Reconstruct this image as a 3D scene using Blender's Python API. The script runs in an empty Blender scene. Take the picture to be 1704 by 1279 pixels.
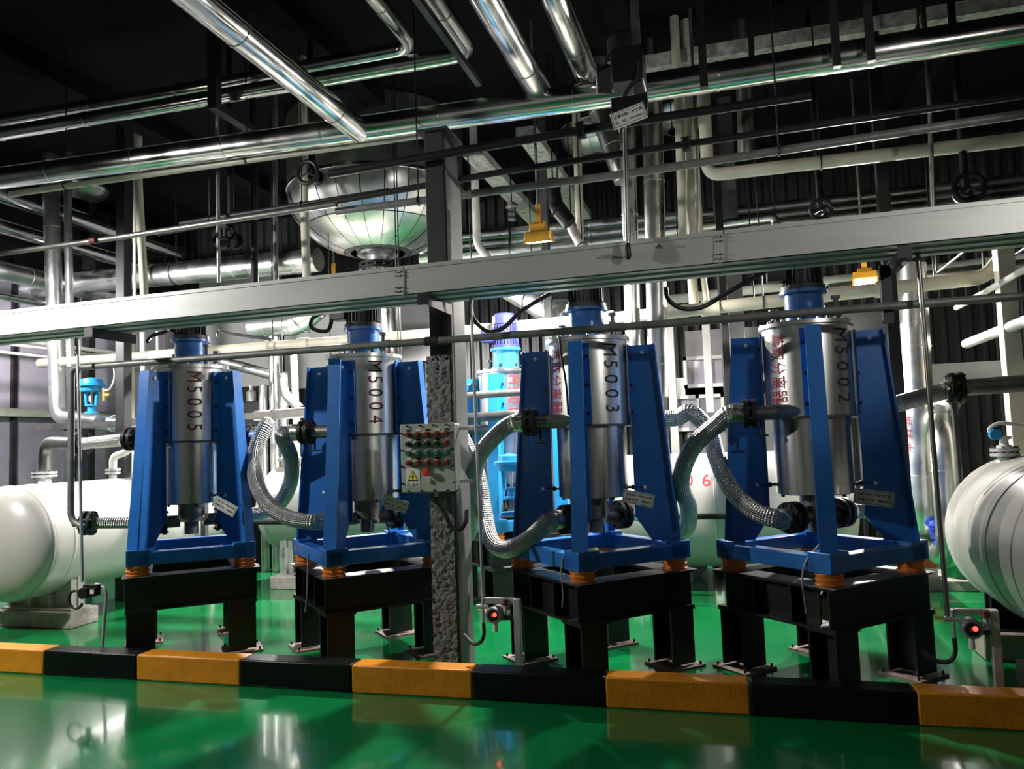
import bpy, bmesh, math, random
from mathutils import Vector, Matrix
random.seed(7)
PI = math.pi
scene = bpy.context.scene
COL = scene.collection

# ------------------------------------------------------------------ camera
IW, IH, FPX = 1704.0, 1279.0, 1300.0
YAW, PITCH, ROLL, CAMH = math.radians(15.6), math.radians(4.2), math.radians(2.0), 1.6
FWD = Vector((-math.sin(YAW) * math.cos(PITCH), math.cos(YAW) * math.cos(PITCH), math.sin(PITCH)))
_R0 = Vector((math.cos(YAW), math.sin(YAW), 0.0)); _U0 = _R0.cross(FWD)
CR = math.cos(ROLL) * _R0 - math.sin(ROLL) * _U0
CU = math.sin(ROLL) * _R0 + math.cos(ROLL) * _U0
CO = Vector((0, 0, CAMH))
cam_data = bpy.data.cameras.new('camera'); cam = bpy.data.objects.new('camera', cam_data); COL.objects.link(cam)
cam_data.sensor_width = 36.0; cam_data.lens = FPX / IW * 36.0; cam_data.clip_start = .05; cam_data.clip_end = 100
_M = Matrix((CR, CU, -FWD)).transposed().to_4x4(); _M.translation = CO
cam.matrix_world = _M
scene.camera = cam

def at(px, py, y=None, x=None, z=None):
    """photo pixel -> point on the plane x=, y= or z= of the room"""
    d = FWD + CR * ((px - IW / 2) / FPX) - CU * ((py - IH / 2) / FPX)
    i, v = (1, y) if y is not None else ((0, x) if x is not None else (2, z))
    return CO + d * ((v - CO[i]) / d[i])
Q = lambda px, py, y: at(px, py, y=y)
def column_of(p):                              # photo column in which a point appears
    d = Vector(p) - CO
    return IW / 2 + FPX * d.dot(CR) / d.dot(FWD)

# ------------------------------------------------------------------ world, lights, exposure
world = bpy.data.worlds.new('world'); scene.world = world; world.use_nodes = True
bg = world.node_tree.nodes['Background']; bg.inputs[0].default_value = (.75, .85, 1, 1); bg.inputs[1].default_value = .014
vs = scene.view_settings
vs.view_transform = 'Standard'; vs.look = 'None'; vs.exposure = 0.0; vs.gamma = 1.0; vs.use_curve_mapping = False

# lamp spots: (where, aim, watts, cone degrees, colour); each one gets its flood-light housing further down
LAMPS = dict(
    key=((-6.6, 3.1, 3.7), (-4.1, 5.3, .9), 720, 112, (1, .97, .92)),
    back_mid=(tuple(Q(897, 402, 6.95)), (-1.75, 7.5, .3), 820, 160, (1, .95, .86)),
    back_right=(tuple(Q(1440, 470, 9.2)), (1.2, 7.2, 0), 1000, 160, (1, .96, .9)),
    fill_back_left=((-7.9, 6.2, 3.4), (-7.2, 8.6, 1.2), 560, 160, (1, .96, .97)),  # added lamp out of view, brightens the left wall and pipes
    fill_back_far=(tuple(Q(560, 480, 9.2)), (-3.6, 9.0, 0), 1900, 165, (1, .97, .93)),  # added lamp hidden behind the tray, brightens the far background
    aisle=((-3.4, -.9, 4.2), (-3.6, -2.4, 1.0), 120, 120, (1, .97, .92)),  # added lamp out of view; its bounce off the front wall brightens the drums
    fill_aisle_right=((2.6, 2.2, 3.2), (.4, 4.8, 3.25), 130, 60, (1, .97, .92)),  # added lamp out of view, brightens the right end of the tray
)
for _k, (_p, _a, _w, _c, _col) in LAMPS.items():
    ld = bpy.data.lights.new('flood_light_' + _k, 'SPOT'); ld.energy = _w; ld.color = _col
    ld.spot_size = math.radians(_c); ld.spot_blend = .35; ld.shadow_soft_size = .07
    lo = bpy.data.objects.new('flood_light_beam', ld); COL.objects.link(lo)
    lo.location = Vector(_p) + (Vector(_a) - Vector(_p)).normalized() * .06
    lo.rotation_euler = (Vector(_a) - Vector(_p)).to_track_quat('-Z', 'Y').to_euler()

# ------------------------------------------------------------------ materials
MAT = {}
def mat(name, col, rough=.5, metal=0.0, var=.12, scale=6.0, bump=0.0, bscale=60.0, stretch=None, coat=0.0, emit=None, spec=None, aniso=0.0, rvar=0.0):
    m = bpy.data.materials.new(name); m.use_nodes = True
    nt = m.node_tree; b = nt.nodes['Principled BSDF']
    tc = nt.nodes.new('ShaderNodeTexCoord'); mp = nt.nodes.new('ShaderNodeMapping')
    nt.links.new(tc.outputs['Object'], mp.inputs[0])
    if stretch: mp.inputs['Scale'].default_value = stretch
    nz = nt.nodes.new('ShaderNodeTexNoise'); nz.inputs['Scale'].default_value = scale; nz.inputs['Detail'].default_value = 4
    nt.links.new(mp.outputs[0], nz.inputs['Vector'])
    rp = nt.nodes.new('ShaderNodeValToRGB')
    c = Vector(col[:3])
    rp.color_ramp.elements[0].position = .3; rp.color_ramp.elements[1].position = .7
    rp.color_ramp.elements[0].color = (*(c * (1 - var)), 1); rp.color_ramp.elements[1].color = (*[min(1, q) for q in c * (1 + var)], 1)
    nt.links.new(nz.outputs['Fac'], rp.inputs[0]); nt.links.new(rp.outputs[0], b.inputs['Base Color'])
    b.inputs['Roughness'].default_value = rough; b.inputs['Metallic'].default_value = metal
    if rvar:
        mr = nt.nodes.new('ShaderNodeMapRange'); mr.inputs[1].default_value = .3; mr.inputs[2].default_value = .7
        mr.inputs[3].default_value = max(.02, rough - rvar); mr.inputs[4].default_value = rough + rvar
        nt.links.new(nz.outputs['Fac'], mr.inputs[0]); nt.links.new(mr.outputs[0], b.inputs['Roughness'])
    if coat: b.inputs['Coat Weight'].default_value = coat; b.inputs['Coat Roughness'].default_value = .06
    if spec is not None: b.inputs['Specular IOR Level'].default_value = spec
    if bump:
        n2 = nt.nodes.new('ShaderNodeTexNoise'); n2.inputs['Scale'].default_value = bscale; n2.inputs['Detail'].default_value = 5
        nt.links.new(mp.outputs[0], n2.inputs['Vector'])
        bp = nt.nodes.new('ShaderNodeBump'); bp.inputs['Strength'].default_value = bump; bp.inputs['Distance'].default_value = .014
        nt.links.new(n2.outputs['Fac'], bp.inputs['Height']); nt.links.new(bp.outputs[0], b.inputs['Normal'])
    if emit: b.inputs['Emission Color'].default_value = (*emit[:3], 1); b.inputs['Emission Strength'].default_value = emit[3]
    MAT[name] = m
    return m
mat('floor_green', (.002, .165, .045), .19, 0, .10, 1.3, .03, 3.0, coat=.6, rvar=.08)
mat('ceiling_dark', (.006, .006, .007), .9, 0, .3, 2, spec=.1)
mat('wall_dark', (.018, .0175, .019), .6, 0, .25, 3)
mat('wall_grey', (.20, .19, .20), .6, 0, .2, 2)
mat('wall_front', (.30, .30, .30), .6, 0, .12, 2)
mat('wall_pale', (.52, .51, .50), .5, 0, .12, 2)
mat('panel_lilac', (.58, .53, .63), .18, .15, .12, 1.5, coat=.3)
mat('panel_grey', (.36, .35, .41), .22, .3, .2, 1.5)
mat('kerb_yellow', (.68, .245, .006), .42, 0, .14, 9, .25, 90)
mat('kerb_black', (.004, .004, .0045), .36, 0, .3, 9, .2, 60, spec=.25)
mat('blue', (.012, .122, .43), .34, 0, .12, 5, .04, 120, coat=.15)
mat('blue_light', (.03, .20, .55), .34, 0, .1, 5)
mat('motor_blue', (.028, .035, .16), .45, 0, .2, 9)
mat('motor_black', (.012, .012, .014), .5, 0, .3, 9)
mat('steel', (.66, .66, .64), .34, 1, .08, 3.0, .02, 30, (6, 6, .3), rvar=.07)
mat('steel_low', (.60, .60, .58), .30, 1, .10, 3.0, .02, 30, (7, 7, .25), rvar=.06)
mat('clad', (.78, .78, .78), .19, 1, .10, 3.5, .10, 5, rvar=.08)
mat('clad_soft', (.76, .76, .75), .34, 1, .12, 4, .12, 8, rvar=.1)
mat('galv', (.50, .51, .50), .50, .55, .10, 7, .03, 40, rvar=.08)
mat('tray', (.52, .53, .52), .45, .2, .06, 4, .02, 20, (.5, 3, 3))
mat('pipe_grey', (.16, .16, .155), .5, .3, .25, 12)
mat('pipe_steel', (.22, .21, .20), .38, .85, .25, 10)
mat('pipe_cream', (.60, .56, .44), .5, 0, .12, 6)
mat('pipe_white', (.70, .68, .64), .42, 0, .08, 6)
mat('pipe_olive', (.34, .34, .28), .5, .1, .15, 6)
mat('iron_black', (.008, .008, .009), .5, 0, .3, 8, spec=.3)
mat('stand_black', (.007, .007, .008), .40, 0, .3, 6, .05, 50)
mat('rail_dark', (.016, .016, .018), .5, .2, .3, 6)
mat('steel_dark', (.075, .08, .085), .5, .3, .25, 6)
mat('concrete_pad', (.30, .27, .24), .9, 0, .25, 14, .4, 60)
mat('pad_plate', (.20, .14, .12), .7, 0, .3, 18, .2, 60)
mat('fireproof', (.20, .20, .205), .95, 0, .22, 22, 1.0, 55)
mat('column_dark', (.022, .023, .025), .6, .1, .2, 4)
mat('column_grey', (.11, .115, .11), .6, .1, .15, 4)
mat('beam_paint', (.46, .45, .42), .85, 0, .45, 14, .5, 40)
mat('tank_white', (.45, .44, .41), .36, 0, .05, 2.5, .03, 6)
mat('spring_orange', (.62, .17, .02), .55, 0, .35, 14, .2, 50)
mat('rubber', (.012, .012, .012), .45, 0, .2, 9)
mat('cable_grey', (.22, .23, .23), .5, 0, .1, 9)
mat('box_green', (.34, .37, .32), .55, 0, .07, 9, .12, 160)
mat('white_plate', (.70, .70, .68), .5, 0, .04, 9)
mat('ink_black', (.012, .012, .013), .6, 0, .1, 9)
mat('ink_maroon', (.10, .012, .016), .6, 0, .2, 9)
mat('ink_red', (.50, .018, .035), .6, 0, .2, 9)
mat('knob_red', (.20, .02, .016), .4, 0, .1, 9)
mat('knob_black', (.012, .012, .013), .4, 0, .1, 9)
mat('knob_green', (.012, .16, .085), .4, 0, .1, 9)
mat('stop_red', (.72, .035, .02), .35, 0, .1, 9)
mat('sign_yellow', (.78, .68, .05), .5, 0, .05, 9)
mat('lamp_yellow', (.72, .36, .03), .45, 0, .1, 9)
mat('lamp_glow', (1, .9, .7), .4, 0, 0, 9, emit=(1, .93, .78, 45))
mat('led_red', (.5, .01, .01), .3, 0, 0, 9, emit=(1, .03, .02, 7))
mat('lens_dark', (.012, .010, .014), .12, 0, 0, 9)
mat('detector_grey', (.30, .30, .31), .4, .5, .15, 9)
mat('valve_and_lit_blue', (.02, .30, .62), .38, 0, .1, 9)  # valve paint; on the back separator it stands in for strong light
mat('pump_blue', (.03, .08, .62), .4, 0, .1, 9)
mat('pump_orange', (.75, .16, .04), .4, 0, .1, 9)
mat('tub_green', (.01, .34, .10), .3, 0, .1, 9)
mat('brass', (.60, .42, .14), .4, .6, .2, 9)
mat('glass_pane', (.30, .28, .34), .08, .2, .1, 1.5)

def braid(name, col, rough):
    m = mat(name, col, rough, 1, .10, 8); nt = m.node_tree; b = nt.nodes['Principled BSDF']
    uv = nt.nodes.new('ShaderNodeUVMap'); sp = nt.nodes.new('ShaderNodeSeparateXYZ'); nt.links.new(uv.outputs[0], sp.inputs[0])
    def M(op, a, c):
        n = nt.nodes.new('ShaderNodeMath'); n.operation = op
        for i, v in enumerate((a, c)):
            if v is None: continue
            if isinstance(v, (int, float)): n.inputs[i].default_value = v
            else: nt.links.new(v, n.inputs[i])
        return n.outputs[0]
    u = M('MULTIPLY', sp.outputs[0], 2 * PI * 13); v = M('MULTIPLY', sp.outputs[1], 2 * PI * 28)
    h = M('MULTIPLY', M('SINE', M('ADD', u, v), None), M('SINE', M('SUBTRACT', u, v), None))
    bp = nt.nodes.new('ShaderNodeBump'); bp.inputs['Strength'].default_value = .9; bp.inputs['Distance'].default_value = .004
    nt.links.new(h, bp.inputs['Height']); nt.links.new(bp.outputs[0], b.inputs['Normal'])
braid('braid', (.34, .34, .325), .36)

# ------------------------------------------------------------------ mesh building
WL = {}                      # world place of every object's origin
class MB:
    def __init__(s, off=(0, 0, 0)): s.v = []; s.f = []; s.uv = {}; s.o = Vector(off)
    def add(s, vs_, fs):
        k = len(s.v); s.v += [Vector(p) + s.o for p in vs_]; s.f += [tuple(i + k for i in f) for f in fs]; return s
    def box(s, c, size, rz=0.0, rot=None):
        R = rot if rot is not None else Matrix.Rotation(rz, 3, 'Z'); c = Vector(c); h = [q / 2 for q in size]
        P = [c + R @ Vector((x * h[0], y * h[1], z * h[2])) for x in (-1, 1) for y in (-1, 1) for z in (-1, 1)]
        return s.add(P, [(0, 1, 3, 2), (4, 6, 7, 5), (0, 4, 5, 1), (2, 3, 7, 6), (0, 2, 6, 4), (1, 5, 7, 3)])
    def bar(s, a, b, w, h, up=(0, 0, 1)):
        a, b = Vector(a), Vector(b); d = (b - a); L = d.length; d.normalize(); up = Vector(up)
        if abs(d.dot(up)) > .98: up = Vector((0, 1, 0))
        sx = d.cross(up).normalized(); u = sx.cross(d)
        return s.box((a + b) / 2, (L, w, h), rot=Matrix((d, sx, u)).transposed())
    def cyl(s, a, b, r, r1=None, n=20, caps=True):
        r1 = r if r1 is None else r1
        return s.lathe([(r, 0.0), (r1, (Vector(b) - Vector(a)).length)], a, Vector(b) - Vector(a), n, caps)
    def lathe(s, prof, base=(0, 0, 0), axis=(0, 0, 1), n=24, caps=True):
        base = Vector(base); ax = Vector(axis).normalized()
        t = Vector((1, 0, 0)) if abs(ax.x) < .9 else Vector((0, 1, 0))
        e1 = (t - ax * t.dot(ax)).normalized(); e2 = ax.cross(e1)
        P = []; F = []
        for r, h in prof:
            for i in range(n):
                a = 2 * PI * i / n; P.append(base + ax * h + (e1 * math.cos(a) + e2 * math.sin(a)) * r)
        for j in range(len(prof) - 1):
            for i in range(n):
                F.append((j * n + i, j * n + (i + 1) % n, (j + 1) * n + (i + 1) % n, (j + 1) * n + i))
        if caps:
            if prof[0][0] > 1e-5: F.append(tuple(reversed(range(n))))
            if prof[-1][0] > 1e-5: F.append(tuple(range((len(prof) - 1) * n, len(prof) * n)))
        return s.add(P, F)
    def tube(s, pts, r, n=12, caps=True, uv=False):
        pts = [Vector(p) for p in pts]; m = len(pts)
        rs = r if isinstance(r, (list, tuple)) else [r] * m
        T = [(pts[min(i + 1, m - 1)] - pts[max(i - 1, 0)]).normalized() for i in range(m)]
        t = Vector((0, 0, 1)) if abs(T[0].z) < .9 else Vector((1, 0, 0))
        e = (t - T[0] * t.dot(T[0])).normalized(); P = []; F = []; L = 0.0; k0 = len(s.v)
        for i in range(m):
            e = (e - T[i] * e.dot(T[i])).normalized(); g = T[i].cross(e)
            if i: L += (pts[i] - pts[i - 1]).length
            for j in range(n):
                a = 2 * PI * j / n; P.append(pts[i] + (e * math.cos(a) + g * math.sin(a)) * rs[i])
                if uv: s.uv[k0 + i * n + j] = (j / n, L)
        for i in range(m - 1):
            for j in range(n): F.append((i * n + j, i * n + (j + 1) % n, (i + 1) * n + (j + 1) % n, (i + 1) * n + j))
        if caps: F.append(tuple(reversed(range(n)))); F.append(tuple(range((m - 1) * n, m * n)))
        return s.add(P, F)
    def prism(s, poly, vec):
        P = [Vector(p) for p in poly]; vec = Vector(vec); n = len(P)
        return s.add(P + [p + vec for p in P], [tuple(reversed(range(n))), tuple(range(n, 2 * n))] + [(i, (i + 1) % n, n + (i + 1) % n, n + i) for i in range(n)])
    def glyph(s, key, fn):
        v, f = GLY[key]; return s.add([fn(p[0], p[1]) for p in v], f)
    def torus(s, c, axis, R, r, n=24, k=8, a0=0, a1=2 * PI, e=None):
        ax = Vector(axis).normalized(); t = Vector((1, 0, 0)) if abs(ax.x) < .9 else Vector((0, 1, 0))
        e1 = (t - ax * t.dot(ax)).normalized(); e2 = ax.cross(e1); c = Vector(c)
        return s.tube([c + (e1 * math.cos(a0 + (a1 - a0) * i / n) + e2 * math.sin(a0 + (a1 - a0) * i / n)) * R for i in range(n + 1)], r, k, caps=True)

def obj(name, mb, m, parent=None, label=None, cat=None, group=None, kind=None, angle=38, bevel=0):
    me = bpy.data.meshes.new(name)
    lo = Vector([min(p[i] for p in mb.v) for i in range(3)]); hi = Vector([max(p[i] for p in mb.v) for i in range(3)])
    org = Vector(((lo.x + hi.x) / 2, (lo.y + hi.y) / 2, lo.z))
    me.from_pydata([p - org for p in mb.v], [], mb.f); me.validate()
    me.polygons.foreach_set('use_smooth', [True] * len(me.polygons)); me.set_sharp_from_angle(angle=math.radians(angle))
    if mb.uv:
        ul = me.uv_layers.new(name='UVMap')
        for p in me.polygons:
            us = [mb.uv.get(me.loops[l].vertex_index, (0, 0)) for l in p.loop_indices]
            wrap = max(u[0] for u in us) - min(u[0] for u in us) > .5
            for l, u in zip(p.loop_indices, us): ul.data[l].uv = (u[0] + 1 if wrap and u[0] < .5 else u[0], u[1])
    me.materials.append(MAT[m] if isinstance(m, str) else m)
    o = bpy.data.objects.new(name, me); COL.objects.link(o)
    if bevel:
        b = o.modifiers.new('bevel', 'BEVEL'); b.width = bevel; b.segments = 2; b.limit_method = 'ANGLE'; b.angle_limit = math.radians(50)
    place(o, org, parent); tag(o, label, cat, group, kind)
    return o
def place(o, org, parent):
    WL[o.name] = org.copy()
    if parent is not None: o.parent = parent; o.location = org - WL[parent.name]
    else: o.location = org
def tag(o, label=None, cat=None, group=None, kind=None):
    for k, v in (('label', label), ('category', cat), ('group', group), ('kind', kind)):
        if v: o[k] = v
def thing(name, loc, label, cat, group=None):
    o = bpy.data.objects.new(name, None); COL.objects.link(o); o.empty_display_size = .1
    place(o, Vector(loc), None); tag(o, label, cat, group); return o
def clone(o, loc, **k):
    """a copy of a thing and of its parts (shared meshes)"""
    d = Vector(loc) - WL[o.name]
    def rec(s, par):
        c = s.copy(); COL.objects.link(c); WL[c.name] = WL[s.name] + d
        if par is None: c.location = s.location + d
        else: c.parent = par
        for ch in s.children: rec(ch, c)
        return c
    c = rec(o, None); tag(c, **k); return c

def catmull(pts, n=8):
    P = [Vector(p) for p in pts]; P = [P[0] * 2 - P[1]] + P + [P[-1] * 2 - P[-2]]; out = []
    for i in range(1, len(P) - 2):
        a, b, c, d = P[i - 1:i + 3]
        for k in range(n):
            t = k / n; out.append(.5 * ((2 * b) + (c - a) * t + (2 * a - 5 * b + 4 * c - d) * t * t + (-a + 3 * b - 3 * c + d) * t ** 3))
    return out + [P[-2]]
def fillet(pts, rad, n=6):
    P = [Vector(p) for p in pts]; out = [P[0]]
    for i in range(1, len(P) - 1):
        a, b, c = P[i - 1:i + 2]; u = (a - b); w = (c - b)
        r = min(rad, u.length * .48, w.length * .48); u.normalize(); w.normalize()
        p, q = b + u * r, b + w * r
        out += [(p * (1 - t) + b * t) * (1 - t) + (b * (1 - t) + q * t) * t for t in [k / n for k in range(n + 1)]]
    return out + [P[-1]]

# ------------------------------------------------------------------ lettering (outlines made once)
GLY = {}
def make_glyphs(items):
    tmp = []
    for body, size in items:
        cu = bpy.data.curves.new('t', 'FONT'); cu.body = body; cu.size = size; cu.align_x = 'CENTER'; cu.align_y = 'CENTER'; cu.resolution_u = 3; cu.offset = 0.0 if len(body) == 1 else .016
        o = bpy.data.objects.new('t', cu); COL.objects.link(o); tmp.append((body, o, cu))
    dg = bpy.context.evaluated_depsgraph_get()
    for body, o, cu in tmp:
        me = bpy.data.meshes.new_from_object(o.evaluated_get(dg))
        if len(body) == 1:                     # cut into strips so that the letters can bend round a drum
            bm = bmesh.new(); bm.from_mesh(me)
            for k in range(-7, 8): bmesh.ops.bisect_plane(bm, geom=bm.verts[:] + bm.edges[:] + bm.faces[:], plane_co=(0, k * .075, 0), plane_no=(0, 1, 0))
            bm.to_mesh(me); bm.free()
        GLY[body] = ([tuple(v.co) for v in me.vertices], [tuple(p.vertices) for p in me.polygons])
        bpy.data.meshes.remove(me)
    for body, o, cu in tmp: bpy.data.objects.remove(o); bpy.data.curves.remove(cu)
TAGL = '设备名称：萃取分离器'
make_glyphs([(c, 1.0) for c in 'M0123456'] + [(c, 1.0) for c in '萃取分离器循环水'] + [(TAGL, 1.0)] + [('设备代号：M500%d' % i, 1.0) for i in (1, 2, 3, 4, 5)]
            + [('位置名称：放夹阀', 1.0), ('位　号：HV10AA1', 1.0), ('当心触电', 1.0)])
# ================================================================== the setting
XL, XR, YB, YF, ZC = -9.6, 4.6, 11.6, -3.2, 5.55
obj('floor', MB().box(((XL + XR) / 2, (YB + YF) / 2, -.05), (XR - XL + .4, YB - YF + .4, .1)), 'floor_green', kind='structure')
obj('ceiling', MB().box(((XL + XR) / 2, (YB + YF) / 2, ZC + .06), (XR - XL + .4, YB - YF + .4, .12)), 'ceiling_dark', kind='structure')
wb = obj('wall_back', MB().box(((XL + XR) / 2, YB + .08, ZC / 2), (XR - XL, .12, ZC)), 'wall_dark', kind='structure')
wr = obj('wall_right', MB().box((XR + .06, (YB + YF) / 2, ZC / 2), (.1, YB - YF, ZC)), 'wall_dark', kind='structure')
wf = obj('wall_front', MB().box(((XL + XR) / 2, YF - .06, ZC / 2), (XR - XL, .1, ZC)), 'wall_front', kind='structure')
wl = obj('wall_left', MB().box((XL - .06, (YB + YF) / 2, ZC / 2), (.1, YB - YF, ZC)), 'wall_dark', kind='structure')
# folded ribs of the dark sheet wall, each rib a piece of its own
rib = None
for i in range(int((XR - XL) / .16)):
    x = XL + .08 + i * .16
    if rib is None:
        rib = obj('rib', MB().prism([(x - .045, YB + .02, .02), (x - .02, YB - .03, .02), (x + .02, YB - .03, .02), (x + .045, YB + .02, .02)], (0, 0, ZC - .05)), 'wall_dark', wb)
        rx0 = x
    else:
        r2 = rib.copy(); COL.objects.link(r2); r2.parent = wb; r2.location.x = rib.location.x + (x - rx0)
# glossy panels and posts on the left wall, window above
for i in range(9):
    y0 = 2.4 + i * 1.02
    for nm, z0, z1, m in (('panel', .12, 1.02, 'panel_grey'), ('panel', 1.06, 2.18, 'panel_grey'), ('panel', 2.30, 3.25, 'panel_lilac'), ('panel', 3.29, 4.3, 'panel_lilac')):
        obj(nm, MB().box((XL + .02, y0 + .5, (z0 + z1) / 2), (.04, .98, z1 - z0)), m, wl, bevel=.006)
    obj('post', MB().box((XL + .05, y0, 2.2), (.08, .07, 4.4)), 'rail_dark', wl)
obj('rail', MB().box((XL + .08, 6.9, 2.24), (.12, 9.2, .11)), 'pipe_olive', wl)
obj('rail', MB().box((XL + .07, 6.9, .06), (.1, 9.2, .12)), 'rail_dark', wl)
# pale band, grey sheets and framed windows on the back wall
def wbox(name, x0, y0p, x1, y1p, m, dy=.0, th=.05, parent=wb, **k):
    a, b = Q(x0, y0p, YB - dy), Q(x1, y1p, YB - dy)
    return obj(name, MB().box(((a.x + b.x) / 2, YB - .03 - dy, (a.z + b.z) / 2), (abs(b.x - a.x), th, abs(a.z - b.z))), m, parent, **k)
wbox('band', 1040, 634, 2020, 619, 'wall_pale')
wbox('sheet', 1140, 552, 1300, 606, 'wall_grey')
wbox('sheet', 1140, 640, 1300, 770, 'wall_grey')
wbox('sheet', 60, 520, 330, 800, 'wall_grey')
wbox('sheet', 335, 470, 470, 640, 'wall_pale')
wbox('sheet', 475, 470, 610, 640, 'wall_pale')
wbox('sheet', 620, 470, 720, 600, 'wall_grey')
wbox('sheet', 1310, 520, 1500, 606, 'wall_grey')
def window(n, x0, y0, x1, y1):
    a, b = Q(x0, y0, YB), Q(x1, y1, YB); y = YB - .09
    w = obj('window_%d' % n, MB().box(((a.x + b.x) / 2, y + .03, (a.z + b.z) / 2), (b.x - a.x, .02, a.z - b.z)), 'glass_pane', kind='structure')
    for s in (a.x, b.x, (a.x + b.x) / 2): obj('window_frame', MB().box((s, y, (a.z + b.z) / 2), (.05, .06, a.z - b.z + .05)), 'galv', w)
    for s in (a.z, b.z): obj('window_frame', MB().box(((a.x + b.x) / 2, y, s), (b.x - a.x + .05, .06, .05)), 'galv', w)
window(1, 1140, 598, 1212, 640)
window(2, 1120, 662, 1205, 712)
window(3, 240, 610, 330, 700)

# ------------------------------------------------------------------ kerb
K0 = 4.75
kerb = thing('kerb', (-1.6, K0 + .08, 0), 'long kerb painted in yellow and black blocks along the aisle', 'kerb')
kx = [-9.14, -8.31, -7.48, -6.655, -5.829, -5.004, -4.179, -3.327, -2.488, -1.652, -.814, .016, .882, 1.74, 2.6, 3.45, 4.3]
for i in range(len(kx) - 1):
    obj('kerb_block', MB().box(((kx[i] + kx[i + 1]) / 2, K0 + .08, .09), (kx[i + 1] - kx[i] - .003, .165, .18)), ('kerb_yellow', 'kerb_black')[i % 2], kerb, bevel=.012)

# ------------------------------------------------------------------ column with rough fire coat
cx0, cx1, cyf = at(722, 1000, y=5.25).x, at(761, 1000, y=5.25).x, 5.25
col_ = thing('steel_column', ((cx0 + cx1) / 2, cyf + .12, 0), 'grey building column with rough fireproof coat behind the kerb', 'column')
czt = at(735, 226, y=5.4).z
obj('top_plate', MB().box(((cx0 + cx1) / 2, cyf + .16, czt - .01), (cx1 - cx0 + .06, .36, .02)), 'column_dark', col_)
obj('smooth_core', MB().box(((cx0 + cx1) / 2 + .005, cyf + .16, czt / 2 - .01), (cx1 - cx0 - .02, .30, czt - .02)), 'column_dark', col_, bevel=.01)
c2 = MB(); nx, nz = 12, 150
for j in range(nz + 1):
    for i in range(nx + 1):
        j_ = random.uniform(-.012, .012); ex = .010 if j > nz - 3 else 0
        c2.v.append(Vector((cx0 - .012 + (cx1 - cx0 + .004) * i / nx + random.uniform(-.003, .003), cyf + j_ + ex, 2.24 * j / nz)))
for j in range(nz):
    for i in range(nx):
        k = j * (nx + 1) + i; c2.f.append((k, k + 1, k + nx + 2, k + nx + 1))
k = len(c2.v)
c2.box(((cx0 + cx1) / 2 - .006, cyf + .06, 1.115), (cx1 - cx0 + .0, .10, 2.23))
obj('fireproof_coat', c2, 'fireproof', col_, angle=80)
obj('edge_strip', MB().box((cx1 + .006, cyf + .16, 1.8), (.012, .30, 3.6)), 'column_grey', col_)
for sx in (cx1 + .02,): obj('corner_bead', MB().cyl((sx, cyf + .03, .02), (sx, cyf + .03, 3.3), .006, n=6), 'galv', col_)

# ================================================================== separators
FZ = .745                                     # underside of the blue base frames
AX = {2: (.52, 5.70), 3: (-1.00, 5.70), 4: (-2.86, 5.78), 5: (-4.44, 5.68), 1: (-2.22, 7.75)}
ROT = {5: math.radians(-6)}                    # M5005 stands slightly turned
HD = .672                                      # half diagonal of the base square
WHERE = {2: 'rightmost blue separator beside the big pale tank', 3: 'blue separator just right of the grey column',
         4: 'blue separator just left of the grey column', 5: 'leftmost blue separator in the front row', 1: 'bright separator standing behind the front row'}
LEGDIR = [(0, -1), (1, 0), (0, 1), (-1, 0)]
def bolt(parent, p, d, r=.012, m='iron_black'):
    p = Vector(p); d = Vector(d).normalized()
    return obj('bolt', MB().cyl(p - d * .004, p + d * .012, r, n=6), m, parent)
def flange(parent, c, d, R, m='iron_black', th=.03, bolts=8, name='flange', gap=.012, pair=True):
    """a bolted pipe joint: two discs, and the bolts through them"""
    c = Vector(c); d = Vector(d).normalized(); mb = MB()
    if pair:
        mb.cyl(c - d * (th + gap), c - d * gap, R, n=24); mb.cyl(c + d * gap, c + d * (th + gap), R, n=24); mb.cyl(c - d * gap, c + d * gap, R * .8, n=20)
    else: mb.cyl(c - d * th / 2, c + d * th / 2, R, n=24)
    f = obj(name, mb, m, parent)
    t = Vector((0, 0, 1)) if abs(d.z) < .9 else Vector((1, 0, 0)); e1 = (t - d * t.dot(d)).normalized(); e2 = d.cross(e1)
    L = th + gap + .014
    for i in range(bolts):
        a = 2 * PI * (i + .5) / bolts; p = c + (e1 * math.cos(a) + e2 * math.sin(a)) * R * .84
        obj('bolt', MB().cyl(p - d * L, p + d * L, R * .085, n=6), 'steel_dark', f)
    return f
def lettering(parent, ox, oy, R, phi0, chars, ztop, zbot, cap, m, R_off=.003):
    n = len(chars); pitch = (ztop - zbot) / n
    for i, ch in enumerate(chars):
        zc = ztop - pitch * (i + .5); cjk = ord(ch) > 1000; mb = MB()
        sy = cap / (.92 if cjk else .72); sx = (pitch * .92 / .95) if cjk else (pitch * .80 / .62)
        ys = [p[1] for p in GLY[ch][0]]; xs = [p[0] for p in GLY[ch][0]]; my = (min(ys) + max(ys)) / 2; mx = (min(xs) + max(xs)) / 2
        def fn(tx, ty):
            a = phi0 + (ty - my) * sy / R
            return (ox + (R + R_off) * math.cos(a), oy + (R + R_off) * math.sin(a), zc - (tx - mx) * sx)
        obj('letter', mb.glyph(ch, fn), m, parent, angle=180)

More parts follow.
